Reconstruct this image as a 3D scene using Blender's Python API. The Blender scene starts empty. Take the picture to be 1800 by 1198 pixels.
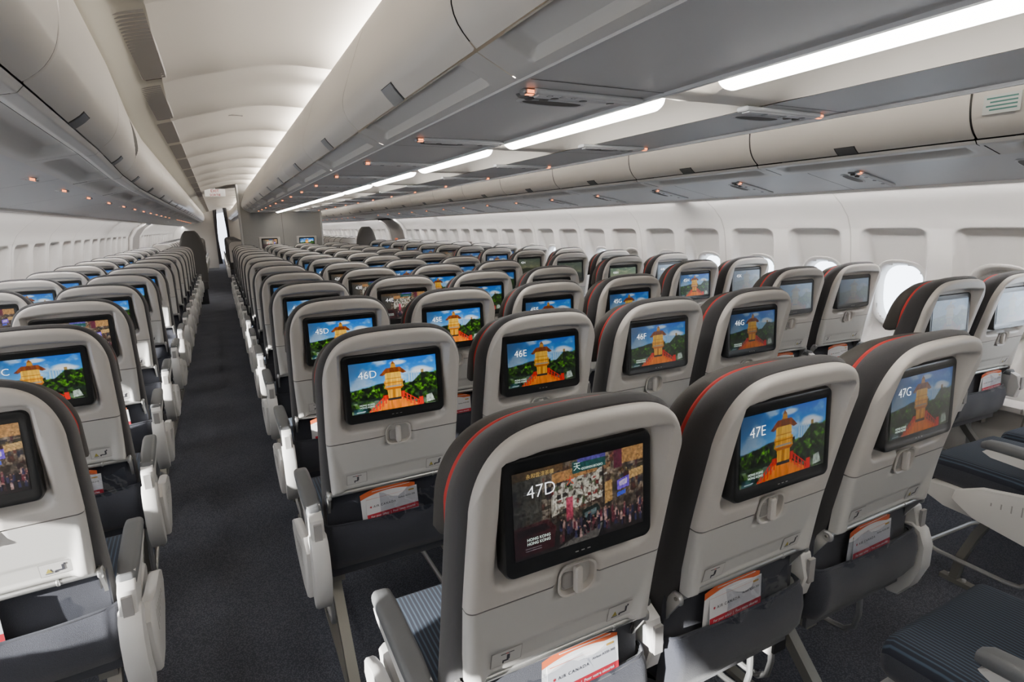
import bpy, math, random
import numpy as np
from math import sin, cos, pi, radians as R

random.seed(7)
rng = np.random.default_rng(7)
SC = bpy.context.scene
COL = SC.collection
CX = 1.155            # cabin centre line
ZC = 1.45             # eye height
YB, YF = -2.4, 32.0   # aft and forward ends of the cabin

# ------------------------------------------------------------------ materials
def new_mat(name):
    m = bpy.data.materials.new(name); m.use_nodes = True
    return m, m.node_tree.nodes, m.node_tree.links, m.node_tree.nodes['Principled BSDF']

def mat(name, col, rough=.5, metal=0., bump=0., scale=200., var=0., spec=.5, sheen=0., coat=0.):
    m, N, L, b = new_mat(name)
    b.inputs['Base Color'].default_value = (*col, 1)
    b.inputs['Roughness'].default_value = rough
    b.inputs['Metallic'].default_value = metal
    b.inputs['Specular IOR Level'].default_value = spec
    b.inputs['Sheen Weight'].default_value = sheen
    b.inputs['Coat Weight'].default_value = coat
    if bump or var:
        tc = N.new('ShaderNodeTexCoord'); nz = N.new('ShaderNodeTexNoise')
        nz.inputs['Scale'].default_value = scale; nz.inputs['Detail'].default_value = 3
        L.new(tc.outputs['Object'], nz.inputs['Vector'])
        if bump:
            bp = N.new('ShaderNodeBump'); bp.inputs['Strength'].default_value = bump
            bp.inputs['Distance'].default_value = .002
            L.new(nz.outputs['Fac'], bp.inputs['Height']); L.new(bp.outputs['Normal'], b.inputs['Normal'])
        if var:
            mx = N.new('ShaderNodeMixRGB'); mx.blend_type = 'MULTIPLY'; mx.inputs['Fac'].default_value = 1
            rp = N.new('ShaderNodeMapRange')
            rp.inputs['From Min'].default_value = .3; rp.inputs['From Max'].default_value = .7
            rp.inputs['To Min'].default_value = 1 - var; rp.inputs['To Max'].default_value = 1 + var
            L.new(nz.outputs['Fac'], rp.inputs['Value'])
            mx.inputs['Color1'].default_value = (*col, 1)
            L.new(rp.outputs['Result'], mx.inputs['Color2']); L.new(mx.outputs['Color'], b.inputs['Base Color'])
    return m

def emis(name, col, s):
    m, N, L, b = new_mat(name)
    b.inputs['Base Color'].default_value = (*col, 1)
    b.inputs['Emission Color'].default_value = (*col, 1)
    b.inputs['Emission Strength'].default_value = s
    return m

M = {}
M['shell'] = mat('shell_plastic', (.60, .568, .53), .42, bump=.05, scale=900)
M['tray'] = mat('tray_plastic', (.58, .57, .545), .45, bump=.05, scale=900)
M['fabric'] = mat('seat_fabric', (.036, .035, .038), .9, bump=.35, scale=1500, var=.3, sheen=.25)
M['head'] = mat('headrest_leather', (.042, .038, .034), .62, bump=.25, scale=500, var=.1)
M['pocket'] = mat('pocket_fabric', (.034, .037, .050), .95, bump=.6, scale=800, var=.3, sheen=.2)
M['red'] = mat('red_piping', (.55, .035, .03), .7)
M['bezel'] = mat('bezel_black', (.012, .013, .014), .28, spec=.5)
M['alu'] = mat('brushed_aluminium', (.55, .55, .54), .35, metal=.8)
M['dkalu'] = mat('leg_metal', (.30, .29, .26), .45, metal=.7)
M['armpad'] = mat('armrest_pad', (.13, .135, .14), .5, bump=.15, scale=600)
M['white'] = mat('white_fairing', (.66, .65, .63), .4)
M['dark'] = mat('dark_plastic', (.02, .021, .024), .6)
M['sticker'] = mat('sticker', (.60, .59, .57), .45)
M['stickline'] = mat('sticker_line', (.33, .32, .31), .6)
M['ink'] = mat('ink', (.05, .05, .06), .6)
M['yellow'] = mat('warning_yellow', (.40, .33, .06), .6)
M['sidewall'] = mat('sidewall', (.68, .655, .625), .5)
M['dado'] = mat('dado', (.46, .44, .41), .6, bump=.1, scale=500)
M['bin'] = mat('bin_door', (.66, .63, .585), .36, coat=.1)
M['valance'] = mat('bin_valance', (.58, .57, .55), .45)
M['psu'] = mat('service_panel', (.62, .62, .62), .5)
M['psul'] = mat('service_panel_light', (.60, .605, .615), .5)
M['gap'] = mat('gap', (.05, .048, .045), .8)
M['ceil'] = mat('ceiling_panel', (.70, .66, .60), .55)
M['cream'] = mat('cream_edge', (.66, .63, .54), .5)
M['vent'] = mat('vent_slats', (.34, .325, .31), .5)
M['latch'] = mat('latch_grey', (.12, .125, .13), .35, metal=.3)
M['latchl'] = mat('latch_light', (.36, .37, .38), .3, metal=.5)
M['part'] = mat('partition_laminate', (.33, .325, .31), .5)
M['partedge'] = mat('partition_edge', (.55, .55, .54), .4)
M['speaker'] = mat('speaker_grille', (.10, .095, .09), .8)
M['teal'] = mat('teal_print', (.06, .20, .18), .6)
M['placard'] = mat('placard', (.60, .64, .62), .5)
M['paper'] = mat('paper', (.75, .75, .76), .45)
M['orange'] = mat('orange_print', (.65, .13, .04), .45)
M['crimson'] = mat('crimson_print', (.52, .02, .04), .45)
M['charcoal'] = mat('charcoal_cover', (.075, .070, .066), .6)
M['curtain'] = mat('curtain_grey', (.14, .14, .15), .9)
M['doorgrey'] = mat('door_grey', (.27, .255, .24), .5)
M['gold'] = mat('gold_print', (.55, .33, .05), .5)
M['strip'] = emis('light_strip', (1, .97, .92), 9)
M['signwhite'] = emis('sign_white', (.8, .78, .74), .25)
M['signpale'] = emis('lettering_pale', (.55, .68, .62), .45)
M['signred'] = emis('lettering_red', (.5, .05, .02), .35)
M['signgold'] = emis('lettering_gold', (.6, .42, .14), .3)
M['amber'] = emis('amber_sign', (1, .28, .10), 1.8)
M['wallglow'] = emis('galley_wall_glow', (.80, .86, 1), 2.2)  # glow put into the end wall, standing in for the galley lighting
M['white_text'] = emis('white_text', (.9, .92, .95), .9)

def plastic_bag_mat():
    m, N, L, b = new_mat('plastic_bag')
    N.remove(b); out = N['Material Output']
    g = N.new('ShaderNodeBsdfGlossy'); g.inputs['Roughness'].default_value = .12
    t = N.new('ShaderNodeBsdfTransparent'); t.inputs['Color'].default_value = (.86, .88, .92, 1)
    mx = N.new('ShaderNodeMixShader'); mx.inputs[0].default_value = .22
    L.new(t.outputs[0], mx.inputs[1]); L.new(g.outputs[0], mx.inputs[2]); L.new(mx.outputs[0], out.inputs[0])
    return m
M['bag'] = plastic_bag_mat()

def pane_mat():
    m, N, L, b = new_mat('window_pane')
    N.remove(b); out = N['Material Output']
    g = N.new('ShaderNodeBsdfGlossy'); g.inputs['Roughness'].default_value = .03
    t = N.new('ShaderNodeBsdfTransparent'); t.inputs['Color'].default_value = (.96, .98, 1, 1)
    mx = N.new('ShaderNodeMixShader'); mx.inputs[0].default_value = .06
    L.new(t.outputs[0], mx.inputs[1]); L.new(g.outputs[0], mx.inputs[2]); L.new(mx.outputs[0], out.inputs[0])
    return m
M['pane'] = pane_mat()

def carpet_mat():
    m, N, L, b = new_mat('carpet_navy')
    tc = N.new('ShaderNodeTexCoord')
    v = N.new('ShaderNodeTexVoronoi'); v.inputs['Scale'].default_value = 190
    n = N.new('ShaderNodeTexNoise'); n.inputs['Scale'].default_value = 3.; n.inputs['Detail'].default_value = 4
    cr = N.new('ShaderNodeValToRGB')
    cr.color_ramp.elements[0].color = (.15, .158, .19, 1); cr.color_ramp.elements[1].color = (.062, .066, .082, 1)
    cr.color_ramp.elements[1].position = .62
    mx = N.new('ShaderNodeMixRGB'); mx.blend_type = 'MULTIPLY'; mx.inputs['Fac'].default_value = 1
    mr = N.new('ShaderNodeMapRange'); mr.inputs['To Min'].default_value = .7; mr.inputs['To Max'].default_value = 1.35
    bp = N.new('ShaderNodeBump'); bp.inputs['Strength'].default_value = .5; bp.inputs['Distance'].default_value = .003
    L.new(tc.outputs['Object'], v.inputs['Vector']); L.new(tc.outputs['Object'], n.inputs['Vector'])
    L.new(v.outputs['Distance'], cr.inputs['Fac']); L.new(n.outputs['Fac'], mr.inputs['Value'])
    L.new(cr.outputs['Color'], mx.inputs['Color1']); L.new(mr.outputs['Result'], mx.inputs['Color2'])
    L.new(mx.outputs['Color'], b.inputs['Base Color']); L.new(v.outputs['Distance'], bp.inputs['Height'])
    L.new(bp.outputs['Normal'], b.inputs['Normal']); b.inputs['Roughness'].default_value = .95
    b.inputs['Specular IOR Level'].default_value = .15
    return m
M['carpet'] = carpet_mat()

def cushion_mat():
    m, N, L, b = new_mat('striped_cushion')
    tc = N.new('ShaderNodeTexCoord'); w = N.new('ShaderNodeTexWave')
    w.wave_type = 'BANDS'; w.bands_direction = 'X'; w.inputs['Scale'].default_value = 30
    w.inputs['Distortion'].default_value = .4
    n = N.new('ShaderNodeTexNoise'); n.inputs['Scale'].default_value = 14
    cr = N.new('ShaderNodeValToRGB')
    cr.color_ramp.elements[0].color = (.018, .022, .034, 1); cr.color_ramp.elements[0].position = .55
    cr.color_ramp.elements[1].color = (.050, .075, .11, 1); cr.color_ramp.elements[1].position = .95
    L.new(tc.outputs['Object'], w.inputs['Vector']); L.new(w.outputs['Fac'], cr.inputs['Fac'])
    L.new(cr.outputs['Color'], b.inputs['Base Color']); b.inputs['Roughness'].default_value = .9
    return m
M['cushion'] = cushion_mat()

def display_mat():
    m, N, L, b = new_mat('display_picture')
    a = N.new('ShaderNodeAttribute'); a.attribute_name = 'Pic'
    oi = N.new('ShaderNodeObjectInfo')
    mx = N.new('ShaderNodeMixRGB'); mx.blend_type = 'MULTIPLY'; mx.inputs['Fac'].default_value = 1
    L.new(a.outputs['Color'], mx.inputs['Color1']); L.new(oi.outputs['Color'], mx.inputs['Color2'])
    b.inputs['Base Color'].default_value = (.01, .01, .012, 1)
    b.inputs['Roughness'].default_value = .28
    b.inputs['Specular IOR Level'].default_value = .8
    b.inputs['Emission Strength'].default_value = 1.0
    L.new(mx.outputs['Color'], b.inputs['Emission Color'])
    return m
M['display'] = display_mat()

# ------------------------------------------------------------------ mesh helpers
class MB:
    def __init__(s): s.v = []; s.f = []; s.m = []; s.mats = []
    def mi(s, m):
        if m not in s.mats: s.mats.append(m)
        return s.mats.index(m)
    def add(s, verts, faces, m='shell'):
        o = len(s.v); k = s.mi(m)
        s.v += [tuple(p) for p in verts]
        s.f += [tuple(i + o for i in f) for f in faces]; s.m += [k] * len(faces)
    def box(s, x0, x1, y0, y1, z0, z1, m='shell', rot=None, piv=None):
        vs = [(x, y, z) for z in (z0, z1) for y in (y0, y1) for x in (x0, x1)]
        if rot: vs = [rotx(p, rot, piv) for p in vs]
        s.add(vs, [(0, 2, 3, 1), (4, 5, 7, 6), (0, 1, 5, 4), (2, 6, 7, 3), (0, 4, 6, 2), (1, 3, 7, 5)], m)
    def rbox(s, x0, x1, y0, y1, z0, z1, r, m='shell', axis='x', n=4):
        """box whose edges are rounded in the plane across the axis, and chamfered at the two ends"""
        if axis == 'x': a0, a1, b0, b1, c0, c1 = y0, y1, z0, z1, x0, x1; mk = lambda a, b, c: (c, a, b)
        elif axis == 'y': a0, a1, b0, b1, c0, c1 = x0, x1, z0, z1, y0, y1; mk = lambda a, b, c: (a, c, b)
        else: a0, a1, b0, b1, c0, c1 = x0, x1, y0, y1, z0, z1; mk = lambda a, b, c: (a, b, c)
        r = min(r, (a1 - a0) / 2.01, (b1 - b0) / 2.01); ch = min(r * .5, (c1 - c0) * .3)
        def ring(c, ins):
            o = []
            for (ca, cb, t0) in ((a1 - r, b1 - r, 0), (a0 + r, b1 - r, 90), (a0 + r, b0 + r, 180), (a1 - r, b0 + r, 270)):
                for k in range(n + 1):
                    t = R(t0 + 90 * k / n); rr = max(r - ins, r * .3)
                    o.append(mk(ca + rr * cos(t), cb + rr * sin(t), c))
            return o
        s.loft([ring(c0, ch), ring(c0 + ch, 0), ring(c1 - ch, 0), ring(c1, ch)], m)
    def loft(s, rings, m='shell', cap0=True, cap1=True, closed=True):
        n = len(rings[0]); o = len(s.v); k = s.mi(m)
        for r_ in rings: s.v += [tuple(p) for p in r_]
        for i in range(len(rings) - 1):
            for j in range(n if closed else n - 1):
                j2 = (j + 1) % n
                s.f.append((o + i * n + j, o + i * n + j2, o + (i + 1) * n + j2, o + (i + 1) * n + j)); s.m.append(k)
        if cap0: s.f.append(tuple(o + j for j in range(n))[::-1]); s.m.append(k)
        if cap1: s.f.append(tuple(o + (len(rings) - 1) * n + j for j in range(n))); s.m.append(k)
    def tube(s, pts, r, m='alu', n=8, closed=False, rad=None):
        pts = [np.array(p, float) for p in pts]; rings = []
        prev = None
        for i, p in enumerate(pts):
            if closed: d = pts[(i + 1) % len(pts)] - pts[i - 1]
            else: d = pts[min(i + 1, len(pts) - 1)] - pts[max(i - 1, 0)]
            d = d / (np.linalg.norm(d) + 1e-9)
            a = prev if prev is not None else (np.array([0, 0, 1.]) if abs(d[2]) < .9 else np.array([1., 0, 0]))
            a = a - d * (a @ d); a /= np.linalg.norm(a); prev = a; b_ = np.cross(d, a)
            if rad is not None: r = rad[i]
            rings.append([tuple(p + r * (a * cos(2 * pi * k / n) + b_ * sin(2 * pi * k / n))) for k in range(n)])
        if closed: rings.append(rings[0])
        s.loft(rings, m, cap0=not closed, cap1=not closed)
    def grid(s, P, m='shell', mask=None, flip=False):
        """P: array (a, b, 3); mask: bool (a-1, b-1) of faces to keep"""
        a, b = P.shape[:2]; o = len(s.v); k = s.mi(m)
        s.v += [tuple(p) for p in P.reshape(-1, 3).tolist()]
        for i in range(a - 1):
            for j in range(b - 1):
                if mask is not None and not mask[i, j]: continue
                f = (o + i * b + j, o + i * b + j + 1, o + (i + 1) * b + j + 1, o + (i + 1) * b + j)
                s.f.append(f[::-1] if flip else f); s.m.append(k)
    def cyl(s, c, r, h, m='shell', axis='z', n=16):
        ax = {'x': (1, 2, 0), 'y': (0, 2, 1), 'z': (0, 1, 2)}[axis]; rings = []
        for dr, dh in ((-.12, 0), (0, .12), (0, .88), (-.12, 1)):
            ring = []
            for k in range(n):
                t = 2 * pi * k / n; p = list(c)
                p[ax[0]] += r * (1 + dr) * cos(t); p[ax[1]] += r * (1 + dr) * sin(t); p[ax[2]] += h * dh
                ring.append(tuple(p))
            rings.append(ring)
        s.loft(rings, m)
    def mesh(s, name, smooth=35):
        me = bpy.data.meshes.new(name); me.from_pydata(s.v, [], s.f)
        for m in s.mats: me.materials.append(M[m])
        me.polygons.foreach_set('material_index', s.m)
        fix_normals(me)
        if smooth: set_smooth(me, smooth)
        return me

def fix_normals(me):
    import bmesh
    b = bmesh.new(); b.from_mesh(me); bmesh.ops.recalc_face_normals(b, faces=b.faces); b.to_mesh(me); b.free()

def set_smooth(me, ang):
    import bmesh
    b = bmesh.new(); b.from_mesh(me)
    for f in b.faces: f.smooth = True
    lim = R(ang)
    for e in b.edges:
        if len(e.link_faces) == 2:
            e.smooth = e.calc_face_angle(0) < lim
    b.to_mesh(me); b.free()

def rotx(p, a, piv):
    y, z = p[1] - piv[0], p[2] - piv[1]
    return (p[0], piv[0] + y * cos(a) - z * sin(a), piv[1] + y * sin(a) + z * cos(a))

def link(name, me, parent=None, loc=None, rot=None):
    o = bpy.data.objects.new(name, me); COL.objects.link(o)
    if parent is not None: o.parent = parent
    if loc is not None: o.location = loc
    if rot is not None: o.rotation_euler = rot
    return o

def tag(o, label, cat, group=None, kind=None):
    o['label'] = label; o['category'] = cat
    if group: o['group'] = group
    if kind: o['kind'] = kind
    return o

def struct(name, me, label=None, cat=None, parent=None):
    o = link(name, me, parent)
    if parent is None:
        o['kind'] = 'structure'
        o['label'] = label or name; o['category'] = cat or name.split('_')[0]
    return o

_txt = {}
def text_mesh(s, size, m, align='LEFT', bold=0., ext=0.0, space=1.0):
    """flat lettering standing in the x-z plane, facing -y"""
    k = (s, size, m, align, bold, space)
    if k in _txt: return _txt[k]
    c = bpy.data.curves.new('lettering', 'FONT'); c.body = s; c.size = size; c.align_x = align
    c.offset = bold; c.extrude = ext; c.resolution_u = 3; c.space_character = space
    o = bpy.data.objects.new('lettering', c); COL.objects.link(o)
    dg = bpy.context.evaluated_depsgraph_get()
    me = bpy.data.meshes.new_from_object(o.evaluated_get(dg))
    bpy.data.objects.remove(o); bpy.data.curves.remove(c)
    for v in me.vertices: x, y, z = v.co; v.co = (x, -z, y)
    me.materials.clear(); me.materials.append(M[m])
    _txt[k] = me
    return me

def into(mb, me, m, off=(0, 0, 0), f=None):
    vs = [(v.co.x + off[0], v.co.y + off[1], v.co.z + off[2]) for v in me.vertices]
    if f: vs = [f(p) for p in vs]
    mb.add(vs, [tuple(p.vertices) for p in me.polygons], m)

# ------------------------------------------------------------------ pictures painted as vertex colours
def lin(c):
    c = np.asarray(c, float) / 255.; return np.where(c <= .04045, c / 12.92, ((c + .055) / 1.055) ** 2.4)
PW, PH = 272, 153
gx, gy = np.meshgrid(np.linspace(0, 1, PW), np.linspace(0, 1, PH))

def noise(sx, sy, seed, octs=3):
    r = np.random.default_rng(seed); out = np.zeros((PH, PW)); amp = 1; tot = 0
    for o in range(octs):
        nx, ny = int(sx * 2 ** o) + 2, int(sy * 2 ** o) + 2; g = r.random((ny, nx))
        x = gx * (nx - 1.001); y = gy * (ny - 1.001); xi = x.astype(int); yi = y.astype(int); fx = x - xi; fy = y - yi
        fx = fx * fx * (3 - 2 * fx); fy = fy * fy * (3 - 2 * fy)
        out += amp * ((g[yi, xi] * (1 - fx) + g[yi, xi + 1] * fx) * (1 - fy) + (g[yi + 1, xi] * (1 - fx) + g[yi + 1, xi + 1] * fx) * fy)
        tot += amp; amp *= .55
    return out / tot

def poly(img, pts, c, a=1., shade=None):
    ins = np.zeros((PH, PW), bool); n = len(pts)
    for i in range(n):
        x0, y0 = pts[i]; x1, y1 = pts[(i + 1) % n]
        if y0 == y1: continue
        cond = ((gy >= min(y0, y1)) & (gy < max(y0, y1))); xs = x0 + (gy - y0) * (x1 - x0) / (y1 - y0)
        ins ^= cond & (gx < xs)
    col = np.asarray(c, float)[None, None, :] * (shade[..., None] if shade is not None else 1)
    img[:] = np.where(ins[..., None], img * (1 - a) + col * a, img)

def blend(img, mask, c):
    img[:] = img * (1 - mask[..., None]) + np.asarray(c, float)[None, None, :] * mask[..., None]

def pagoda():
    img = np.zeros((PH, PW, 3)); t = np.clip(gy / .55, 0, 1)[..., None]
    img[:] = np.array([40, 118, 196]) * (1 - t) + np.array([140, 195, 228]) * t
    cl = np.clip((noise(5, 4, 3, 4) - .48) * 5, 0, 1) * (gy < .55); blend(img, cl * .75, (225, 235, 242))
    for cx_, cy_, rx, ry in ((.80, .26, .11, .07), (.87, .30, .10, .06), (.76, .30, .08, .04), (.55, .07, .1, .05)):
        blend(img, np.clip(1.3 - ((gx - cx_) / rx) ** 2 - ((gy - cy_) / ry) ** 2, 0, 1) * .85, (238, 240, 242))
    dk = np.clip(1 - gx / .42, 0, 1) * np.clip(1.15 - gy / .75, 0, 1); blend(img, dk * .85, (82, 104, 128))
    hill = .50 - .05 * np.exp(-((gx - .28) / .10) ** 2) + .03 * noise(8, 1, 11); blend(img, np.clip((gy - hill) * 60, 0, 1), (70, 105, 120))
    for x in (.67, .70, .73, .755, .78):
        poly(img, [(x - .010, .55), (x - .009, .30 + .05 * abs(x - .72) / .05), (x + .009, .30), (x + .010, .55)], (195, 214, 225), .85)
    poly(img, [(.815, .5), (.815, .27), (.845, .27), (.85, .5)], (170, 150, 105))
    n1 = noise(26, 16, 5, 3); n2 = noise(60, 40, 6, 2)
    tl = .52 - .07 * np.clip(gx / .35, 0, 1) + .06 * (noise(9, 1, 21)[0] - .5)[None, :]
    tl = np.where(gx > .62, .50 - .16 * np.clip((gx - .70) / .12, 0, 1) + .07 * (noise(14, 1, 8)[0] - .5)[None, :], tl)
    n3 = np.clip((noise(34, 20, 61, 3) - .38) * 3.2, 0, 1.25); g = np.stack([(n1 * 60 + n2 * 60) * n3 + 18, (n1 * 95 + n2 * 85) * n3 + 28, (n1 * 22 + n2 * 26) * n3 + 16], -1)
    g *= (1.15 - .55 * np.clip((gy - .6) / .4, 0, 1))[..., None]
    m = np.clip((gy - tl) * 40, 0, 1); img[:] = img * (1 - m[..., None]) + g * m[..., None]
    wt = ((gy > .74) & (gy < .80) & ((gx < .35) | (gx > .72))).astype(float) * .5; blend(img, wt, (70, 90, 80))
    rk = np.clip((noise(12, 9, 31, 2) - .52) * 8, 0, 1) * (gy > .78); blend(img, rk * .7, (150, 165, 150))
    gr = 0.78 + .5 * noise(70, 3, 9, 2)
    # bridge deck, rails
    poly(img, [(.40, .78), (.57, .78), (.80, 1.0), (.20, 1.0)], (232, 150, 40), 1, .85 + .3 * noise(50, 6, 4, 2))
    red = (222, 66, 38)
    for a, b_ in (((.385, .70), (.20, .97)), ((.59, .67), (.80, .93))):
        for dy, w in ((0, .018), (.075, .012), (.13, .012)):
            poly(img, [(a[0], a[1] + dy), (b_[0], b_[1] + dy), (b_[0], b_[1] + dy + w), (a[0], a[1] + dy + w)], red)
        for k in range(6):
            t_ = k / 5; x = a[0] + (b_[0] - a[0]) * t_; y = a[1] + (b_[1] - a[1]) * t_
            poly(img, [(x - .007, y), (x + .007, y), (x + .007, y + .17), (x - .007, y + .17)], red)
    poly(img, [(.355, .70), (.44, .70), (.44, .80), (.355, .80)], red, .8); poly(img, [(.55, .66), (.61, .66), (.61, .78), (.55, .78)], red, .8)
    poly(img, [(.775, .84), (.82, .84), (.825, 1), (.77, 1)], red); poly(img, [(.78, .70), (.81, .70), (.815, .84), (.775, .84)], (45, 40, 45))
    poly(img, [(.86, .82), (.93, .80), (.96, .95), (.86, .97)], (190, 200, 190), .9, .6 + .8 * noise(40, 20, 77, 2))
    # tower
    Yg = (214, 166, 74); Yd = (170, 112, 40); Rf = (140, 84, 42)
    poly(img, [(.41, .57), (.565, .57), (.56, .80), (.42, .80)], Yg, 1, gr)
    poly(img, [(.47, .60), (.50, .60), (.50, .79), (.47, .79)], Yd, .6)
    poly(img, [(.41, .77), (.565, .77), (.565, .82), (.41, .82)], (60, 60, 62))
    poly(img, [(.38, .56), (.60, .56), (.575, .60), (.405, .60)], (184, 116, 54))
    poly(img, [(.385, .50), (.59, .50), (.60, .56), (.375, .56)], Yg, 1, gr); poly(img, [(.40, .525), (.575, .525), (.585, .55), (.39, .55)], (160, 160, 165), .9)
    poly(img, [(.375, .42), (.60, .42), (.59, .50), (.385, .50)], Yg, 1, gr); poly(img, [(.375, .455), (.60, .455), (.60, .47), (.375, .47)], Yd)
    poly(img, [(.395, .26), (.575, .26), (.58, .43), (.39, .43)], (222, 184, 96), 1, gr); poly(img, [(.395, .37), (.58, .37), (.58, .385), (.395, .385)], Yd, .8)
    poly(img, [(.33, .29), (.41, .16), (.57, .16), (.645, .28), (.60, .30), (.56, .26), (.41, .26), (.37, .31)], Rf, 1, .7 + .6 * noise(60, 8, 14, 2))
    poly(img, [(.46, .16), (.47, .08), (.515, .08), (.525, .16)], (196, 152, 70)); poly(img, [(.465, .09), (.49, .03), (.52, .09)], (150, 100, 50))
    poly(img, [(.02, .90), (.17, .88), (.17, 1), (.02, 1)], (60, 110, 125), .55)
    for y in (.965,): poly(img, [(.05, y), (.15, y - .006), (.15, y + .008), (.05, y + .014)], (225, 232, 235), .85)
    for y, w in ((.285, .24), (.315, .20)): poly(img, [(.075, y), (w, y), (w, y + .006), (.075, y + .006)], (190, 205, 215), .55)
    return img

def street():
    r = np.random.default_rng(5); img = np.zeros((PH, PW, 3))
    b0 = noise(20, 12, 41, 3); img[:] = np.stack([b0 * 170 + 30, b0 * 145 + 28, b0 * 115 + 25], -1)
    blend(img, np.clip((.45 - gx) * 4, 0, 1) * np.clip((.5 - abs(gy - .25)) * 4, 0, 1) * .35, (210, 205, 180))
    pal = [(200, 150, 50), (170, 60, 40), (210, 190, 130), (120, 90, 60), (90, 100, 70), (230, 210, 160), (150, 60, 90), (60, 70, 110), (190, 120, 60), (240, 200, 90)]
    for _ in range(150):
        x, y = r.random(), r.random() * .62; w, h = r.random() * .05 + .006, r.random() * .10 + .01
        c = np.array(pal[r.integers(len(pal))]) * (.35 + .55 * r.random()); poly(img, [(x, y), (x + w, y - .008), (x + w, y + h), (x, y + h + .008)], c, .6)
    poly(img, [(.27, .25), (.66, .16), (.66, .52), (.27, .60)], (225, 222, 200), .8)
    fn = noise(60, 34, 91, 2); blend(img, np.clip((fn - .52) * 7, 0, 1) * ((gx > .2) & (gy < .66)) * .6, (70, 52, 40))
    for _ in range(70):
        x, y = .27 + r.random() * .42, .2 + r.random() * .38; w, h = r.random() * .03 + .005, r.random() * .05 + .008
        c = [(150, 40, 36), (60, 66, 50), (225, 222, 205), (110, 84, 60), (90, 110, 70), (40, 36, 34)][r.integers(6)]; poly(img, [(x, y), (x + w, y - .006), (x + w, y + h), (x, y + h + .006)], c, .75)
    for x in (.245, .275, .31, .57, .665, .67): poly(img, [(x, .18), (x + .004, .18), (x + .004, .66), (x, .66)], (46, 38, 34), .8)
    poly(img, [(0, .05), (.20, .08), (.20, .60), (0, .62)], (70, 74, 66), .6); poly(img, [(0, .02), (.1, .04), (.1, .12), (0, .10)], (120, 128, 116), .7)
    poly(img, [(.0, 0), (.36, 0), (.36, .08), (.0, .10)], (120, 90, 45), .9)
    poly(img, [(.28, .10), (.62, .08), (.62, .19), (.28, .22)], (196, 140, 56), .85)
    poly(img, [(.43, .02), (.69, .02), (.69, .15), (.43, .16)], (20, 105, 100)); poly(img, [(.47, .0), (.69, .0), (.69, .04), (.47, .04)], (96, 80, 175))
    for k in range(5): poly(img, [(.50 + .03 * k, .115), (.522 + .03 * k, .115), (.522 + .03 * k, .135), (.50 + .03 * k, .135)], (190, 215, 205), .8)
    poly(img, [(.755, 0), (.82, 0), (.82, .22), (.755, .22)], (120, 40, 70)); poly(img, [(.82, 0), (1, 0), (1, .18), (.82, .18)], (205, 150, 60), .85)
    poly(img, [(.78, .38), (.88, .34), (.88, .48), (.78, .50)], (120, 70, 220)); poly(img, [(.80, .40), (.86, .37), (.86, .44), (.80, .46)], (210, 190, 250), .9)
    poly(img, [(.78, .53), (.85, .51), (.85, .56), (.78, .58)], (30, 80, 230)); poly(img, [(.38, .42), (.43, .42), (.43, .70), (.38, .70)], (210, 50, 95), .85)
    poly(img, [(.68, .36), (.74, .34), (.74, .60), (.68, .62)], (215, 165, 70), .85); poly(img, [(.88, .30), (1, .27), (1, .37), (.88, .40)], (225, 180, 90), .8)
    for _ in range(14):
        x = r.random() * .4; poly(img, [(x, .2), (x + .004, .2), (x + .03 * (r.random() - .5), .6)], (50, 42, 35), .7)
    dark = np.clip((gy - .62) * 6, 0, 1) * .75; blend(img, dark, (28, 24, 26))
    poly(img, [(.0, .62), (.24, .60), (.30, .72), (.28, .95), (.0, .98)], (90, 26, 34), .8); poly(img, [(.02, .66), (.22, .64), (.26, .72), (.02, .74)], (40, 30, 34), .8)
    poly(img, [(.50, .62), (.62, .58), (.66, .72), (.66, .86), (.50, .88)], (40, 58, 52)); poly(img, [(.52, .66), (.61, .63), (.61, .70), (.52, .72)], (120, 140, 140), .8)
    poly(img, [(.30, 1), (.52, .86), (.66, .84), (.62, 1)], (120, 116, 108), .8); poly(img, [(.38, .72), (.50, .70), (.50, .84), (.38, .86)], (80, 70, 110), .6)
    for _ in range(110):
        x = .32 + r.random() * .68; y = .66 + r.random() * .2; c = [(35, 30, 40), (90, 60, 60), (60, 60, 100), (190, 150, 140), (20, 18, 22), (120, 40, 60)][r.integers(6)]
        poly(img, [(x, y), (x + .016, y), (x + .018, y + .09), (x - .002, y + .09)], c, .9); poly(img, [(x + .003, y - .02), (x + .013, y - .02), (x + .013, y), (x + .003, y)], (170, 125, 105), .8)
    dk = np.clip(1 - gx / .3, 0, 1) * .5; blend(img, dk, (40, 42, 46))
    for y in (.885, .91): poly(img, [(.075, y), (.19, y), (.19, y + .008), (.075, y + .008)], (190, 195, 200), .6)
    for y, w in ((.235, .20), (.26, .17)): poly(img, [(.075, y), (w, y), (w, y + .005), (.075, y + .005)], (190, 205, 215), .45)
    img *= (.72 + .55 * noise(90, 50, 93, 2))[..., None]; return np.clip(img * 1.12, 0, 255)

def sunset():
    img = np.zeros((PH, PW, 3)); t = gy[..., None]
    img[:] = np.array([86, 104, 92]) * (1 - t) + np.array([176, 170, 134]) * t
    blend(img, np.clip((noise(6, 8, 51, 3) - .5) * 4, 0, 1) * .5, (200, 196, 165))
    h = .62 + .10 * (noise(7, 1, 52)[0] - .5)[None, :]; blend(img, np.clip((gy - h) * 14, 0, 1) * .85, (58, 68, 52))
    blend(img, np.clip((gy - .82) * 8, 0, 1) * .6, (96, 88, 64))
    return img

def washed():  # garden picture with pale window glare painted over it
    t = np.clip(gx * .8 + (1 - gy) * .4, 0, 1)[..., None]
    return pagoda() * .16 + (np.array([104, 116, 128]) * (1 - t) + np.array([205, 216, 226]) * t) * .84

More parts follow.
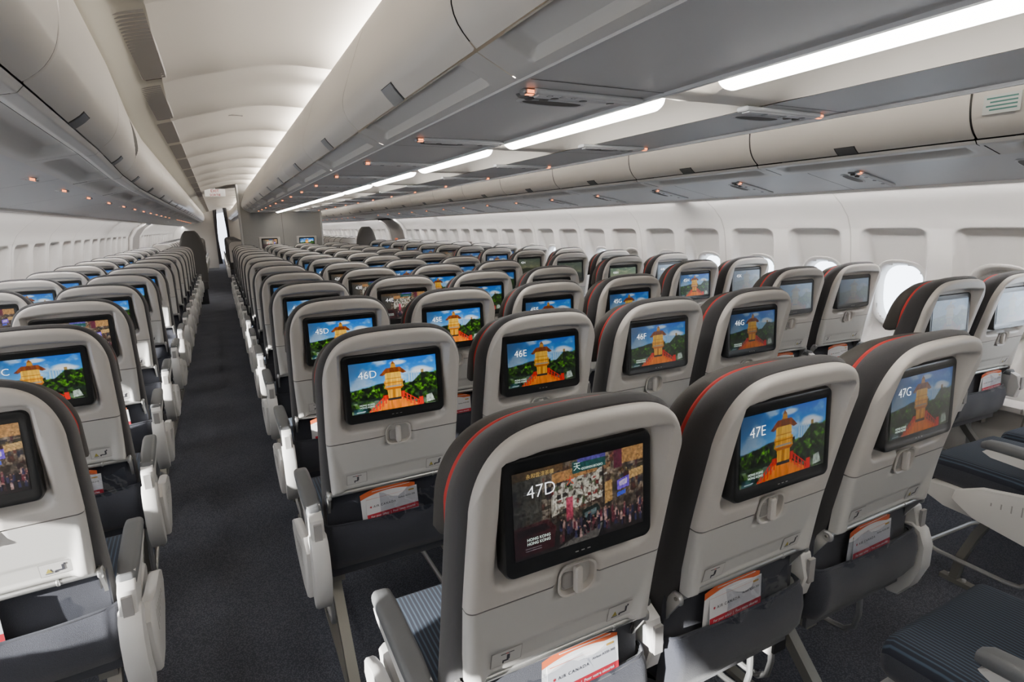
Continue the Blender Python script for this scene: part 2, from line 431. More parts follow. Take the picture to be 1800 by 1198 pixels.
DW, DH = .256, .146
def display_mesh(name, img, sat=1.18, gain=.95):
    P = np.zeros((PH, PW, 3)); P[..., 0] = (gx - .5) * DW; P[..., 2] = -gy * DH
    me = bpy.data.meshes.new(name); idx = np.arange(PH * PW).reshape(PH, PW)
    f = np.stack([idx[:-1, :-1], idx[1:, :-1], idx[1:, 1:], idx[:-1, 1:]], -1).reshape(-1, 4)
    me.from_pydata(P.reshape(-1, 3).tolist(), [], f.tolist())
    a = me.color_attributes.new('Pic', 'FLOAT_COLOR', 'POINT')
    c = np.ones((PH * PW, 4)); g_ = lin(np.clip(img, 0, 255)).reshape(-1, 3); L_ = g_.mean(1, keepdims=True); c[:, :3] = np.clip(L_ + (g_ - L_) * sat, 0, None) ** 1.3 * gain
    a.data.foreach_set('color', c.astype(np.float32).ravel())
    me.materials.append(M['display'])
    return me
PIC = {'p': display_mesh('display_garden', pagoda()), 's': display_mesh('display_street', street(), .72, .8), 'u': display_mesh('display_sunset', sunset()), 'w': display_mesh('display_glare', washed())}

# ------------------------------------------------------------------ the seat
ZK = [.45, .60, .67, .75, .835, .94, 1.02, 1.10, 1.17, 1.22]
YK = [.115, .078, .062, .042, .020, .003, -.015, -.038, -.060, -.077]
_PC = np.polyfit(ZK, YK, 4)
def yr(z): return np.polyval(_PC, z)
def sstep(x): x = np.clip(x, 0, 1); return x * x * (3 - 2 * x)

def shell_top(x, a=.200, z0=1.026, b=.138):
    return z0 + b * np.clip(1 - np.abs(x / a) ** 5.2, 0, 1) ** (1 / 2.0) - .010 * (x / a) ** 2

def make_shell():
    mb = MB(); n, k = 57, 64; zb = .8375
    s_ = np.sin(np.linspace(-1, 1, n) * pi / 2); P = np.zeros((k, n, 3))
    for j, s in enumerate(s_):
        x = s * .200; zt = float(shell_top(x * .9985)); t = 1 - (1 - np.linspace(0, 1, k)) ** 1.15
        z = zb + t * (zt - zb); y = yr(z).astype(float)
        dx = .200 - abs(x); dz = zt - z; d = np.minimum(dx, dz * .9)
        rr = .015; q = np.clip(1 - d / rr, 0, 1); roll = rr * (1 - np.sqrt(np.clip(1 - q * q, 0, 1)))
        # raised frame: the recess round the monitor
        ex = (.161 - abs(x)) / .014; top = 1.112 + .012 * (1 - (x / .17) ** 2); ez = np.minimum((top - z) / .014, (z - .862) / .022)
        # rounded lower corners
        cxr, czr = max(abs(x) - .121, 0), np.clip(.902 - z, 0, None)
        er = (.040 - np.sqrt(cxr ** 2 + czr ** 2)) / .016; inner = np.minimum(np.minimum(ex, ez), np.where((abs(x) > .121) & (z < .902), er, 9))
        mk = sstep(inner)
        ry = np.maximum(y + .028, .014 - (z - .86) * .02)
        y = y * (1 - mk) + ry * mk
        # latch dish
        dl = np.maximum(np.abs(x - .008) / .040, np.abs(z - .838) / .033)
        y = y + .012 * sstep((1.15 - dl) / .3)
        P[:, j, 0] = x; P[:, j, 1] = y + roll; P[:, j, 2] = z
    mb.grid(P, 'shell', flip=True)
    # side wall running forward from the edge
    edge = [tuple(P[i, 0]) for i in range(k)] + [tuple(P[-1, j]) for j in range(1, n)] + [tuple(P[i, -1]) for i in range(k - 2, -1, -1)]
    def fwd(d, ins): return [(p[0] * (1 - ins), p[1] + d, p[2] - (ins * .2 if p[2] > 1.0 else 0)) for p in edge]
    mb.loft([edge, fwd(.009, 0), fwd(.022, .004)], 'shell', False, False, closed=False)
    # bottom lip
    lip = [tuple(P[0, j]) for j in range(n)]
    mb.loft([lip, [(p[0], p[1] + .012, p[2] + .002) for p in lip]], 'stickline', False, False, closed=False)
    return mb.mesh('back_shell', 50)

def make_tray():
    mb = MB(); n, k = 45, 36; zb, zt = .672, .8345; P = np.zeros((k, n, 3))
    for i in range(k):
        z = zb + (zt - zb) * i / (k - 1); w = .1995 - .006 * (zt - z) / (zt - zb)
        for j in range(n):
            s = sin((-1 + 2 * j / (n - 1)) * pi / 2); x = s * w
            y = float(yr(z)); d = min(w - abs(x), (z - zb) * 1.2 + .002)
            q = max(1 - d / .014, 0); roll = .014 * (1 - math.sqrt(max(1 - q * q, 0)))
            low = (zt - z) / (zt - zb)
            # corner pillars swell towards the bottom
            pil = sstep((abs(x) - (.176 - .026 * low)) / .020) * .016 * low ** 1.4
            # long shallow groove for the stickers
            gv = .0025 * sstep((.158 - abs(x)) / .004) * sstep((.022 - abs(z - .708)) / .003)
            dl = max(abs(x - .008) / .040, abs(z - .838) / .033)
            y = y - pil + gv + roll + .012 * float(sstep((1.15 - dl) / .3))
            P[i, j] = (x, y, z)
    mb.grid(P, 'tray', flip=True)
    edge = [tuple(P[i, 0]) for i in range(k - 1, -1, -1)] + [tuple(P[0, j]) for j in range(1, n)] + [tuple(P[i, -1]) for i in range(1, k)]
    mb.loft([edge, [(p[0], p[1] + .018, p[2]) for p in edge]], 'tray', False, False, closed=False)
    top = [tuple(P[-1, j]) for j in range(n)]
    mb.loft([top, [(p[0], p[1] + .015, p[2]) for p in top]], 'stickline', False, False, closed=False)
    return mb.mesh('tray_table', 50)

def rr_outline(w, h, r, n=6):
    o = []
    for cx_, cz, t0 in ((w / 2 - r, h / 2 - r, 0), (-w / 2 + r, h / 2 - r, 90), (-w / 2 + r, -h / 2 + r, 180), (w / 2 - r, -h / 2 + r, 270)):
        for k in range(n + 1):
            t = R(t0 + 90 * k / n); o.append((cx_ + r * cos(t), cz + r * sin(t)))
    return o

def make_latch():
    mb = MB(); o = rr_outline(.078, .066, .022); cx_, cz = .008, .838
    ybase = float(yr(.838))
    def ring(s, dy): return [(cx_ + p[0] * s, ybase + dy - .12 * p[1], cz + p[1] * s) for p in o]
    mb.loft([ring(1.02, .001), ring(1.0, -.0025), ring(.90, -.001), ring(.84, .011)], 'shell', False, False)
    mb.loft([ring(.84, .0105), ring(.2, .0105)], 'tray', False, True)
    # grey half-moon behind the tongue
    mb.rbox(cx_ - .028, cx_ - .004, ybase + .004, ybase + .010, cz - .018, cz + .012, .006, 'stickline', 'y')
    # tongue
    mb.rbox(cx_ - .0085, cx_ + .0065, ybase - .010, ybase + .004, cz - .026, cz + .026, .006, 'shell', 'y')
    return mb.mesh('latch', 40)

def make_sticker(side):
    mb = MB(); x0 = -.120 if side < 0 else .128; w = .058; z = .708
    y = float(yr(z)) + .0008
    tl = .24
    def slab(x0_, x1_, z0_, z1_, d, m):
        y0 = float(yr(z0_)) + d; y1 = float(yr(z1_)) + d
        mb.add([(x0_, y0, z0_), (x1_, y0, z0_), (x1_, y1, z1_), (x0_, y1, z1_)], [(0, 1, 2, 3)], m)
    slab(x0 - w / 2 - .0015, x0 + w / 2 + .0015, z - .0175, z + .0175, .0012, 'stickline')
    slab(x0 - w / 2, x0 + w / 2, z - .016, z + .016, .0006, 'sticker')
    d = -.0002
    if side < 0:       # seated figure under a bag-stowing arrow
        slab(x0 + .000, x0 + .006, z - .006, z + .006, d, 'ink'); slab(x0 - .008, x0 + .004, z - .009, z - .005, d, 'ink')
        slab(x0 - .008, x0 - .005, z - .013, z - .006, d, 'ink'); slab(x0 - .012, x0 + .014, z + .0085, z + .0105, d, 'ink')
        slab(x0 - .002, x0 + .003, z + .0085, z + .0105, d - .0002, 'crimson')
    else:              # warning triangle and reclining figure
        y0 = float(yr(z - .008)) + d
        mb.add([(x0 - .020, y0, z - .008), (x0 - .008, y0, z - .008), (x0 - .014, y0 - .003, z + .004)], [(0, 1, 2)], 'yellow')
        slab(x0 - .021, x0 - .007, z - .011, z - .009, d, 'ink')
        slab(x0 - .002, x0 + .012, z - .008, z - .004, d, 'ink'); slab(x0 + .010, x0 + .015, z - .007, z + .008, d, 'ink')
        slab(x0 + .014, x0 + .018, z + .006, z + .011, d, 'ink'); slab(x0 - .004, x0 + .0, z - .011, z - .005, d, 'ink')
    return mb.mesh('sticker', 0)

BZ_TILT = R(2.5)
def make_monitor():
    mb = MB(); w, h = .293, .199; o = rr_outline(w, h, .016)
    def ring(s, y, dz=0): 
        return [(p[0] * (1 - 2 * s / w), y, p[1] * (1 - 2 * s / h) - h / 2 + dz) for p in o]
    mb.loft([ring(0, .030), ring(0, .006), ring(.0025, .001), ring(.007, 0), ring(.013, .0022)], 'bezel', True, True)
    # thin row of touch marks below the picture
    for x in (-.012, 0, .012): mb.box(x - .003, x + .003, .0016, .0022, -.186, -.1845, 'stickline')
    # wedge below, from the tilted foot of the monitor back to the shell
    mb.add([(-.14, .004, -h + .004), (.14, .004, -h + .004), (.14, .034, -h + .014), (-.14, .034, -h + .014)], [(0, 1, 2, 3)], 'bezel')
    return mb.mesh('monitor', 40)

def outline(a, ztop, zc, zb, n=40, pw=3.0, q=2.1):
    """open outline from the lower left corner up over the top to the lower right"""
    pts = []
    for k in range(8): pts.append((-a + (.006 if k < 1 else 0), zb + (zc - zb) * k / 8))
    for k in range(n + 1):
        t = pi * k / n; x = -a * np.sign(cos(t)) * abs(cos(t)) ** (2 / pw * 1.0); 
        z = zc + (ztop - zc) * max(1 - abs(x / a) ** pw, 0) ** (1 / q)
        pts.append((float(x), float(z)))
    for k in range(7, -1, -1): pts.append((a, zb + (zc - zb) * k / 8))
    return pts

def back_ring(a, apex, zc, zb, off, pw=4.6, q=2.0, inset=0.):
    return [((abs(x) - inset) * np.sign(x) if abs(x) > inset else 0., float(yr(z)) + off, z - (.012 * (x / a) ** 2 if z > 1.0 else .012 * max(0, (z - .9) / .1))) for x, z in outline(a, apex, zc, zb, pw=pw, q=q)]

def make_fabric():
    mb = MB()
    R_ = [(.192, 1.152, .022), (.204, 1.168, .027), (.211, 1.1755, .040), (.214, 1.174, .060), (.213, 1.166, .082), (.209, 1.157, .096), (.192, 1.140, .110)]
    mb.loft([back_ring(a, t, t - .145, .47, o) for a, t, o in R_], 'fabric', False, True)
    return mb.mesh('backrest', 50)

def make_headrest():
    mb = MB()
    R_ = [(.192, 1.138, .955, .092), (.206, 1.153, .942, .106), (.211, 1.155, .936, .124), (.211, 1.148, .936, .144), (.204, 1.130, .945, .162), (.184, 1.103, .965, .174)]
    mb.loft([back_ring(a, t, t - .13, zb, o) for a, t, zb, o in R_], 'head')
    return mb.mesh('headrest', 50)

def make_piping():
    mb = MB(); pts = [p for p in back_ring(.2065, 1.1530, 1.015, .90, .099) if p[2] > .945]
    k = len(pts); mb.tube(pts, .0050, 'red', 6, rad=[.0058 * max(.12, min(1, sin(pi * i / (k - 1)) * 2.6)) for i in range(k)])
    return mb.mesh('piping')

def make_pocket():
    mb = MB(); n = 33
    prof = [(.082, .560), (.070, .566), (.058, .552), (.052, .51), (.058, .455), (.080, .412), (.12, .388), (.19, .376), (.28, .372)]
    P = np.zeros((len(prof), n, 3))
    for i, (y, z) in enumerate(prof):
        for j in range(n):
            s = sin((-1 + 2 * j / (n - 1)) * pi / 2); x = s * .226; e = max(abs(s) - .86, 0) / .14
            sag = -.012 * (1 - s * s) if i < 3 else 0
            P[i, j] = (x, y + .045 * e ** 2.2 + (.0012 * sin(x * 38 + 1) if 0 < i < 6 else 0) * (1 - e), z + sag + (.02 * e * e if i > 4 else -.012 * e * e))
    mb.grid(P, 'pocket')
    # hem and cloth behind the mouth
    mb.tube([tuple(P[1, j] + np.array([0, -.001, 0])) for j in range(0, n, 2)], .0035, 'pocket', 6)
    mb.rbox(-.210, .210, .100, .112, .375, .69, .004, 'pocket', 'z')
    return mb.mesh('literature_pocket', 60)

def make_bar():
    mb = MB(); z, y = .664, .070
    mb.tube([(-.205, y, z), (.205, y, z)], .0075, 'alu', 10)
    mb.rbox(.118, .128, y - .009, y + .009, z - .009, z + .009, .008, 'alu', 'x')
    for s in (-1, 1):
        x0, x1 = (.196, .208) if s > 0 else (-.208, -.196)
        mb.rbox(x0, x1, y - .014, y + .014, z - .016, z + .012, .012, 'alu', 'x')
        pr = [(y - .012, z), (y + .012, z + .010), (y + .05, z - .05), (y + .07, z - .11), (y + .05, z - .115), (y + .025, z - .06), (y - .004, z - .014)]
        mb.loft([[(x0 + .002, a, b) for a, b in pr], [(x1 - .002, a, b) for a, b in pr]], 'alu')
        mb.cyl((x0 - .003 if s < 0 else x1, y, z), .004, .003, 'dkalu', 'x', 8)
    return mb.mesh('tray_hinge', 40)

def make_cushion():
    mb = MB(); rings = []
    for y, h, w in ((.10, .02, .20), (.12, .05, .218), (.30, .058, .222), (.46, .058, .222), (.560, .054, .221), (.575, .046, .218), (.580, .030, .21)):
        zc = .462; ring = []
        for p in rr_outline(w * 2, h * 2, min(h * .8, .035), 5): ring.append((p[0], y, zc + p[1]))
        rings.append(ring)
    mb.loft(rings, 'cushion')
    pk = mb.mi('pocket')
    for q, f_ in enumerate(mb.f):
        if sum(mb.v[i][2] for i in f_) / len(f_) < .478: mb.m[q] = pk
    return mb.mesh('seat_cushion', 50)

def make_pan():
    mb = MB(); prism(mb, [(.26, .412), (.35, .415), (.50, .412), (.560, .405), (.578, .385), (.565, .350), (.50, .325), (.36, .318), (.27, .34)], -.238, .238, 'white', .012)
    return mb.mesh('seat_pan', 45)

def make_pad():
    mb = MB(); rings = []
    for y, w, h, dz in ((.055, .016, .010, -.012), (.065, .021, .016, -.004), (.15, .0235, .018, 0), (.33, .0235, .018, .002), (.375, .022, .017, -.001), (.392, .016, .012, -.006)):
        rings.append([(p[0], y, .628 + dz + p[1]) for p in rr_outline(2 * w, 2 * h, min(w, h) * .7, 4)])
    mb.loft(rings, 'armpad')
    return mb.mesh('armrest', 50)

def prism(mb, pr, x0, x1, m, ch=.006):
    c = np.mean(pr, axis=0); sh = [tuple(np.array(p) * (1 - ch * 6) + c * ch * 6) for p in pr]
    mb.loft([[(x0, a, b) for a, b in sh], [(x0 + ch, a, b) for a, b in pr], [(x1 - ch, a, b) for a, b in pr], [(x1, a, b) for a, b in sh]], m)

def make_arm_body():
    mb = MB()
    prism(mb, [(.03, .615), (.08, .640), (.37, .614), (.385, .600), (.36, .588), (.15, .575), (.10, .545), (.07, .50), (.03, .50), (.015, .56)], -.019, .019, 'white', .004)
    mb.box(-.011, .011, .012, .02, .545, .61, 'stickline')
    return mb.mesh('arm_bracket', 40)

def make_shroud():
    mb = MB()
    # rounded hinge cover straight below the bracket
    prism(mb, [(.005, .555), (.03, .572), (.07, .56), (.105, .50), (.12, .42), (.105, .345), (.075, .315), (.045, .32), (.012, .37), (-.012, .44), (-.012, .51)], -.024, .024, 'white', .008)
    # long side panel
    prism(mb, [(.06, .50), (.10, .535), (.20, .50), (.36, .47), (.44, .43), (.45, .39), (.38, .345), (.20, .315), (.10, .33), (.07, .40)], -.040, -.012, 'white', .006)
    for k in range(7): mb.box(-.0405, -.039, .14 + .03 * k, .144 + .03 * k, .42, .48 - .008 * k, 'stickline')
    return mb.mesh('side_shroud', 45)

def make_leg():
    mb = MB()
    def bar(pts, w, t, m):
        rings = []
        for i, (y, z) in enumerate(pts):
            a = np.array(pts[max(i - 1, 0)]); b = np.array(pts[min(i + 1, len(pts) - 1)]); d = (b - a) / np.linalg.norm(b - a); nrm = np.array([-d[1], d[0]]) * t
            rings.append([(-w, y + nrm[0], z + nrm[1]), (w, y + nrm[0], z + nrm[1]), (w, y - nrm[0], z - nrm[1]), (-w, y - nrm[0], z - nrm[1])])
        mb.loft(rings, m)
    bar([(.26, .37), (.18, .27), (.08, .16), (-.02, .06), (-.07, .012)], .016, .016, 'dkalu')
    bar([(.34, .37), (.40, .24), (.44, .12), (.455, .012)], .014, .014, 'dkalu')
    mb.box(-.016, .016, -.10, .50, .0, .018, 'dkalu')
    for y in (-.085, -.05, .42, .47): mb.cyl((0, y, .016), .008, .012, 'alu', 'z', 8)
    mb.box(-.020, .020, .12, .40, .345, .38, 'dkalu')
    return mb.mesh('leg', 35)

def make_baggage_bar():
    mb = MB()
    pts = [(-.205, .20, .33), (-.205, .195, .20), (-.205, .205, .15), (-.205, .235, .122), (-.205, .28, .115), (-.205, .50, .115)]
    for k in range(1, 7):
        t = k / 6 * pi / 2; pts.append((-.205 + .07 * (1 - cos(t)), .50 + .07 * sin(t), .115))
    pts += [(-x, y, z) for x, y, z in pts[::-1]]
    mb.tube(pts, .009, 'alu', 8)
    return mb.mesh('baggage_bar')

def make_box():
    mb = MB(); mb.rbox(-.035, .035, .10, .22, .235, .345, .014, 'tray', 'x'); mb.box(-.028, .02, .092, .101, .25, .32, 'dark')
    return mb.mesh('power_box', 40)

def make_far_back():
    """small copy of the back for rows so distant that single parts do not show"""
    mb = MB(); o = outline(.200, 1.162, 1.03, .672, n=18, pw=5.0, q=2.)
    def ring(off, ins): return [((abs(x) - ins) * np.sign(x), float(yr(z)) + off, z - ins * max((z - .99) / .2, 0)) for x, z in o]
    mb.loft([ring(.0, .012), ring(.012, 0), ring(.03, 0)], 'shell')
    return mb.mesh('back_shell', 50)
def make_far_fabric():
    mb = MB(); o = outline(.212, 1.175, 1.03, .36, n=18, pw=4.6, q=2.)
    def ring(off, ins): return [((abs(x) - ins) * np.sign(x), float(yr(z)) + off, z - ins * max((z - .99) / .2, 0)) for x, z in o]
    mb.loft([ring(.03, .004), ring(.045, 0), ring(.08, .004), ring(.13, .02), ring(.160, .05)], 'fabric')
    return mb.mesh('backrest', 50)
def make_far_seat():
    mb = MB(); mb.rbox(-.22, .22, .03, .55, .35, .50, .04, 'pocket', 'x')
    return mb.mesh('seat_cushion', 45)

ME = dict(shell=make_shell(), tray=make_tray(), latch=make_latch(), st1=make_sticker(-1), st2=make_sticker(1), mon=make_monitor(),
          fabric=make_fabric(), head=make_headrest(), pipe=make_piping(), pocket=make_pocket(), bar=make_bar(), cushion=make_cushion(), pan=make_pan(),
          pad=make_pad(), arm=make_arm_body(), shroud=make_shroud(), leg=make_leg(), bag=make_baggage_bar(), box=make_box(),
          fshell=make_far_back(), ffab=make_far_fabric(), fseat=make_far_seat())

def add_arm(root, x, aisle=0, dy=0):
    a = link('armrest', ME['pad'], root, (x, dy, 0))
    link('bracket', ME['arm'], a)
    if aisle:
        s = link('side_shroud', ME['shroud'], root, (x, dy, 0))
        if aisle > 0: s.scale = (-1, 1, 1)

CAPTIONED = {'47D', '47E', '47G', '46D', '46E', '46F', '46G', '46C', '45C', '45D', '45E', '44E', '44C', '45F', '45G'}
def make_seat(x, y, rz, pic, bright, number, arms, legs, level, label, group):
    """level 2 full, 1 medium, 0 far"""
    root = bpy.data.objects.new('airplane_seat', None); COL.objects.link(root)
    root.location = (x, y, 0); root.rotation_euler = (0, 0, rz); root.empty_display_size = .1
    tag(root, label, 'seat', group)
    if level == 0:
        link('back_shell', ME['fshell'], root); link('backrest', ME['ffab'], root); link('seat_cushion', ME['fseat'], root); link('leg', ME['leg'], root, (.12, 0, 0))
    else:
        link('back_shell', ME['shell'], root)
        t = link('tray_table', ME['tray'], root); link('latch', ME['latch'], t)
        if level == 2:
            link('sticker', ME['st1'], t); link('sticker', ME['st2'], t)
            link('baggage_bar', ME['bag'], root); link('seat_pan', ME['pan'], root)
        f = link('backrest', ME['fabric'], root); link('piping', ME['pipe'], f)
        link('headrest', ME['head'], root); link('literature_pocket', ME['pocket'], root)
        link('tray_hinge', ME['bar'], root); link('seat_cushion', ME['cushion'], root)
        for lx in legs: link('leg', ME['leg'], root, (lx, 0, 0))
    m = link('monitor', ME['mon'], root, (0, 0, 1.096), (-BZ_TILT, 0, 0))
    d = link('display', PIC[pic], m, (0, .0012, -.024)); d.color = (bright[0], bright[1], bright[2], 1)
    if number and level == 2:
        nm = text_mesh(number, .031, 'white_text', bold=-.0005)
        o = link('seat_number', nm, d, (-.104, -.0008, -.046))
        o['label'] = 'white seat number ' + number
        cm = MB()
        for q, zz in enumerate((-.1245, -.1315) if pic == 'p' else (-.1165, -.1235)):
            into(cm, text_mesh('HONG KONG', .0068, 'white_text', bold=.0001), 'signpale', (-.106, -.0009, zz))
        if pic == 's':
            for tx, sz, mm, pos in (('天', .0145, 'signpale', (-.0165, -.0009, -.0170)), ('COSMOS BOOKS', .0056, 'signpale', (-.001, -.0009, -.0195)),
                                    ('大', .016, 'signred', (-.031, -.0009, -.0385)), ('永和雲淳茶樓', .0085, 'signgold', (-.104, -.0009, -.012))):
                if number == '47D': link('sign_lettering', text_mesh(tx, sz, mm), d, pos)
        if number in CAPTIONED: link('caption', cm.mesh('caption', 0), d)
    for ax, aisle in arms: add_arm(root, ax, aisle, .06 if number and number[:2] == '47' else 0)
    return root

ORD = ['nearest', 'second', 'third', 'fourth', 'fifth', 'sixth', 'seventh', 'eighth', 'ninth', 'tenth', 'eleventh', 'twelfth', 'thirteenth', 'fourteenth', 'fifteenth', 'sixteenth', 'seventeenth', 'eighteenth', 'nineteenth', 'twentieth', 'twenty-first', 'twenty-second', 'twenty-third', 'twenty-fourth', 'twenty-fifth', 'twenty-sixth', 'twenty-seventh', 'twenty-eighth', 'twenty-ninth', 'thirtieth']
COLNAME = {'A': 'window column of the left block', 'C': 'aisle column of the left block', 'D': 'left aisle column of the centre block',
           'E': 'second column of the centre block', 'F': 'third column of the centre block', 'G': 'right aisle column of the centre block',
           'H': 'aisle column of the right block', 'K': 'window column of the right block'}
GRP = {'A': 'seats of the left block', 'C': 'seats of the left block', 'H': 'seats of the right block', 'K': 'seats of the right block'}
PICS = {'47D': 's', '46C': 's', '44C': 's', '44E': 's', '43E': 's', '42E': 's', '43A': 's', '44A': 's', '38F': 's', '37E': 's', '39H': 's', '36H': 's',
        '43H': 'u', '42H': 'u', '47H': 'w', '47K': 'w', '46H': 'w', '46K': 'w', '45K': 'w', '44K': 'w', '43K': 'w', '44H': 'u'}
P_ = .787; S_ = .497
SEATS = {}
def bright_of(c, row):  # dimming of the screens with viewing angle is put into these brightnesses
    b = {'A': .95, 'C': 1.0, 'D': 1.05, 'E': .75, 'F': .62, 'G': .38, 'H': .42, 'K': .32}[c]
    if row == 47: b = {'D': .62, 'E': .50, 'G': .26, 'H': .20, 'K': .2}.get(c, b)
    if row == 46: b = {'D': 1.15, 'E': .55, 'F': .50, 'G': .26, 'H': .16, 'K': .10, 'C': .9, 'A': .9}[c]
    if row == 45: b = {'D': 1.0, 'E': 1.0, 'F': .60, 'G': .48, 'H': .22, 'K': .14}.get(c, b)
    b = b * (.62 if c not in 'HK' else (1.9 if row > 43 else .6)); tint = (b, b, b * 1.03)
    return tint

def seat_label(c, row, k, y):
    n = '%d%s' % (row, c)
    if row == 48:
        return {'G': 'seat at the bottom right edge with grey armrest and striped cushion', 'H': 'seat at the right edge with navy striped cushion and white side panel',
                'K': 'window seat at the right edge beside the striped cushion'}[c]
    pic = {'p': 'garden pavilion picture', 's': 'busy street picture', 'u': 'hazy sunset picture', 'w': 'garden picture under painted window glare'}[PICS.get(n, 'p')]
    if c in 'CDEFG' and row >= 42:
        return 'grey-shelled seat with %s numbered %s, %s' % (pic, n, 'beside the left aisle' if c in 'CD' else ('beside the right aisle' if c == 'G' else 'inside the centre block'))
    return 'grey-shelled seat, %s row from the camera in the %s' % (ORD[k], COLNAME[c])

def place(c, row, x, y, rz, k):
    n = '%d%s' % (row, c)
    level = 2 if y < 6.6 else (1 if y < 12.2 else 0)
    last = {47: 'G'}.get(row, 'G')
    arms = []
    if c == 'D': arms = [(-.2485, -1)]
    elif c in 'EFG': arms = [(-.2485, 0)]
    if c == 'G': arms.append((.2485, 1))
    if c == 'A': arms = [(-.245, 0)]
    if c == 'C': arms = [(-.2485, 0), (.2485, 1)]
    if c == 'H': arms = [(-.2485, -1)]
    if c == 'K': arms = [(-.2485, 0), (.245, 0)]
    if level == 0: arms = [a for a in arms if a[1] != 0]
    legs = {'A': [-.15], 'C': [.17], 'D': [-.19], 'G': [.17], 'H': [-.17], 'K': [.17]}.get(c, [])
    if row == 47 and c == 'G': legs = [-.15]
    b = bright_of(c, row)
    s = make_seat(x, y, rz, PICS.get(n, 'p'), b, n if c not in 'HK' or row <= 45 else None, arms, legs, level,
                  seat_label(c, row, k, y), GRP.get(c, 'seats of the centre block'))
    if row == 47 and c == 'G': link('power_box', ME['box'], s, (-.20, .08, 0))
    SEATS[n] = s
    return s

# centre block
for j, c in enumerate('DEG'): place(c, 47, .486 + S_ * j, .715, 0, 0)
place('G', 48, 1.455, .035, 0, 0)
for i in range(13):
    for j, c in enumerate('DEFG'): place(c, 46 - i, .410 + S_ * j, 1.565 + P_ * i, 0, i + 1)
# left block
lx = {46: (-.535, 1.436), 45: (-.564, 2.203), 44: (-.600, 2.99), 43: (-.616, 3.777)}
for i in range(28):
    row = 46 - i
    if 12.2 < 2.203 + P_ * (45 - row) < 14.4: continue
    x, y = lx.get(row, (-.618, 2.203 + P_ * (45 - row)))
    rz = R({46: 3, 45: 3, 44: 2.6, 43: 1.5}.get(row, 0))
    place('C', row, x, y, rz, i); place('A', row, x - S_ * cos(rz), y - S_ * sin(rz), rz, i)
# right block
for i in range(30):
    row = 48 - i; y = 1.318 + P_ * (47 - row)
    if 12.1 < y < 14.2: continue
    x = 2.620 if row == 48 else 2.870 if row == 47 else (2.895 if row == 46 else 2.905)
    rz = R({48: -3.2, 47: -3.2, 46: -3, 45: -1.5}.get(row, 0))
    place('H', row, x, y, rz, i); place('K', row, x + S_ * cos(rz), y + S_ * sin(rz), rz, i)
# column by the aisle beyond the partition
for i in range(12):
    y = 15.0 + P_ * i; row = 30 - i
    for j, c in enumerate('DEFG'):
        if c in 'EF' and i > 3: continue
        place(c, row, .410 + S_ * j, y, 0, i + 14)

# ------------------------------------------------------------------ leaflets in the pockets
def safety_card(near):
    mb = MB(); w, h = .165, .105
    mb.box(-w / 2, w / 2, 0, .0012, 0, h, 'paper')
    mb.add([(-w / 2, -.0004, .030), (w / 2, -.0004, .030), (w / 2, -.0004, .048), (-w / 2, -.0004, .048)], [(0, 1, 2, 3)], 'crimson')
    mb.add([(w / 2 - .028, -.0004, .092), (w / 2 - .010, -.0004, .092), (w / 2 - .010, -.0004, .097), (w / 2 - .028, -.0004, .097)], [(0, 1, 2, 3)], 'gold')
    into(mb, text_mesh('For your safety  |  Pour votre sécurité', .0092, 'paper', 'CENTER', .0002), 'paper', (0, -.0008, .0362))
    into(mb, text_mesh('AIR CANADA', .0100, 'ink', 'LEFT', .0001, space=1.25), 'ink', (-w / 2 + .022, -.0006, .068))
    into(mb, text_mesh('Airbus A330-300', .0080, 'ink', 'RIGHT', .0001), 'ink', (w / 2 - .008, -.0006, .076))
    c = [(-w / 2 + .014 + .0045 * (1 if k % 2 == 0 else .45) * cos(2 * pi * k / 22), -.0006, .0715 + .0045 * (1 if k % 2 == 0 else .45) * sin(2 * pi * k / 22)) for k in range(22)]
    mb.add(c, [tuple(range(22))], 'crimson')
    return mb.mesh('safety_card', 0)
def brochure():
    mb = MB(); w = .175; n = 12; top = [(w * (k / n - .5), .105 + .016 * (1 - (2 * k / n - 1) ** 2)) for k in range(n + 1)]
    lo = [(x * .97, 0, 0) for x, z in top]; mid = [(x * .99, 0, z - .018) for x, z in top]; hi = [(x, 0, z) for x, z in top]
    mb.loft([lo, mid], 'paper', False, False, False); mb.loft([mid, hi], 'orange', False, False, False)
    for z0, x0, x1 in ((.092, -.07, .07), (.080, -.06, .05)):
        mb.box(x0, x1, -.0012, -.0004, z0 - .010, z0 - .007, 'orange')
    mb.box(-.05, .07, -.0012, -.0004, .108, .1095, 'paper')
    return mb.mesh('brochure', 0)
def bag_mesh(seed):
    r = np.random.default_rng(seed); mb = MB(); n, k = 15, 12; P = np.zeros((k, n, 3))
    for i in range(k):
        for j in range(n):
            P[i, j] = (.20 * (j / (n - 1) - .5), r.random() * .004 + .005 * sin(j * .9 + i * .6), .125 * i / (k - 1) + (.012 * sin(j * .9 + seed) if i == k - 1 else 0))
    mb.grid(P, 'bag')
    return mb.mesh('plastic_bag', 180)
CARD, BRO = safety_card(1), brochure(); BAGS = [bag_mesh(3), bag_mesh(8)]
WHERE = {'47D': 'pocket behind the nearest centre seat 47D', '47E': 'pocket of seat 47E', '47G': 'pocket of seat 47G', '46D': 'pocket of seat 46D', '46E': 'pocket of seat 46E',
         '46F': 'pocket of seat 46F', '46C': 'pocket of the nearest left aisle seat', '45C': 'pocket of left seat 45C', '44C': 'pocket of left seat 44C', '45D': 'pocket of seat 45D', '44D': 'pocket of seat 44D',
         '47K': 'pocket of the window seat at the right edge', '46K': 'pocket of the window seat before the open window', '47H': 'pocket of the right aisle seat nearest the camera', '46H': 'pocket of the second right aisle seat', '45E': 'pocket of seat 45E'}
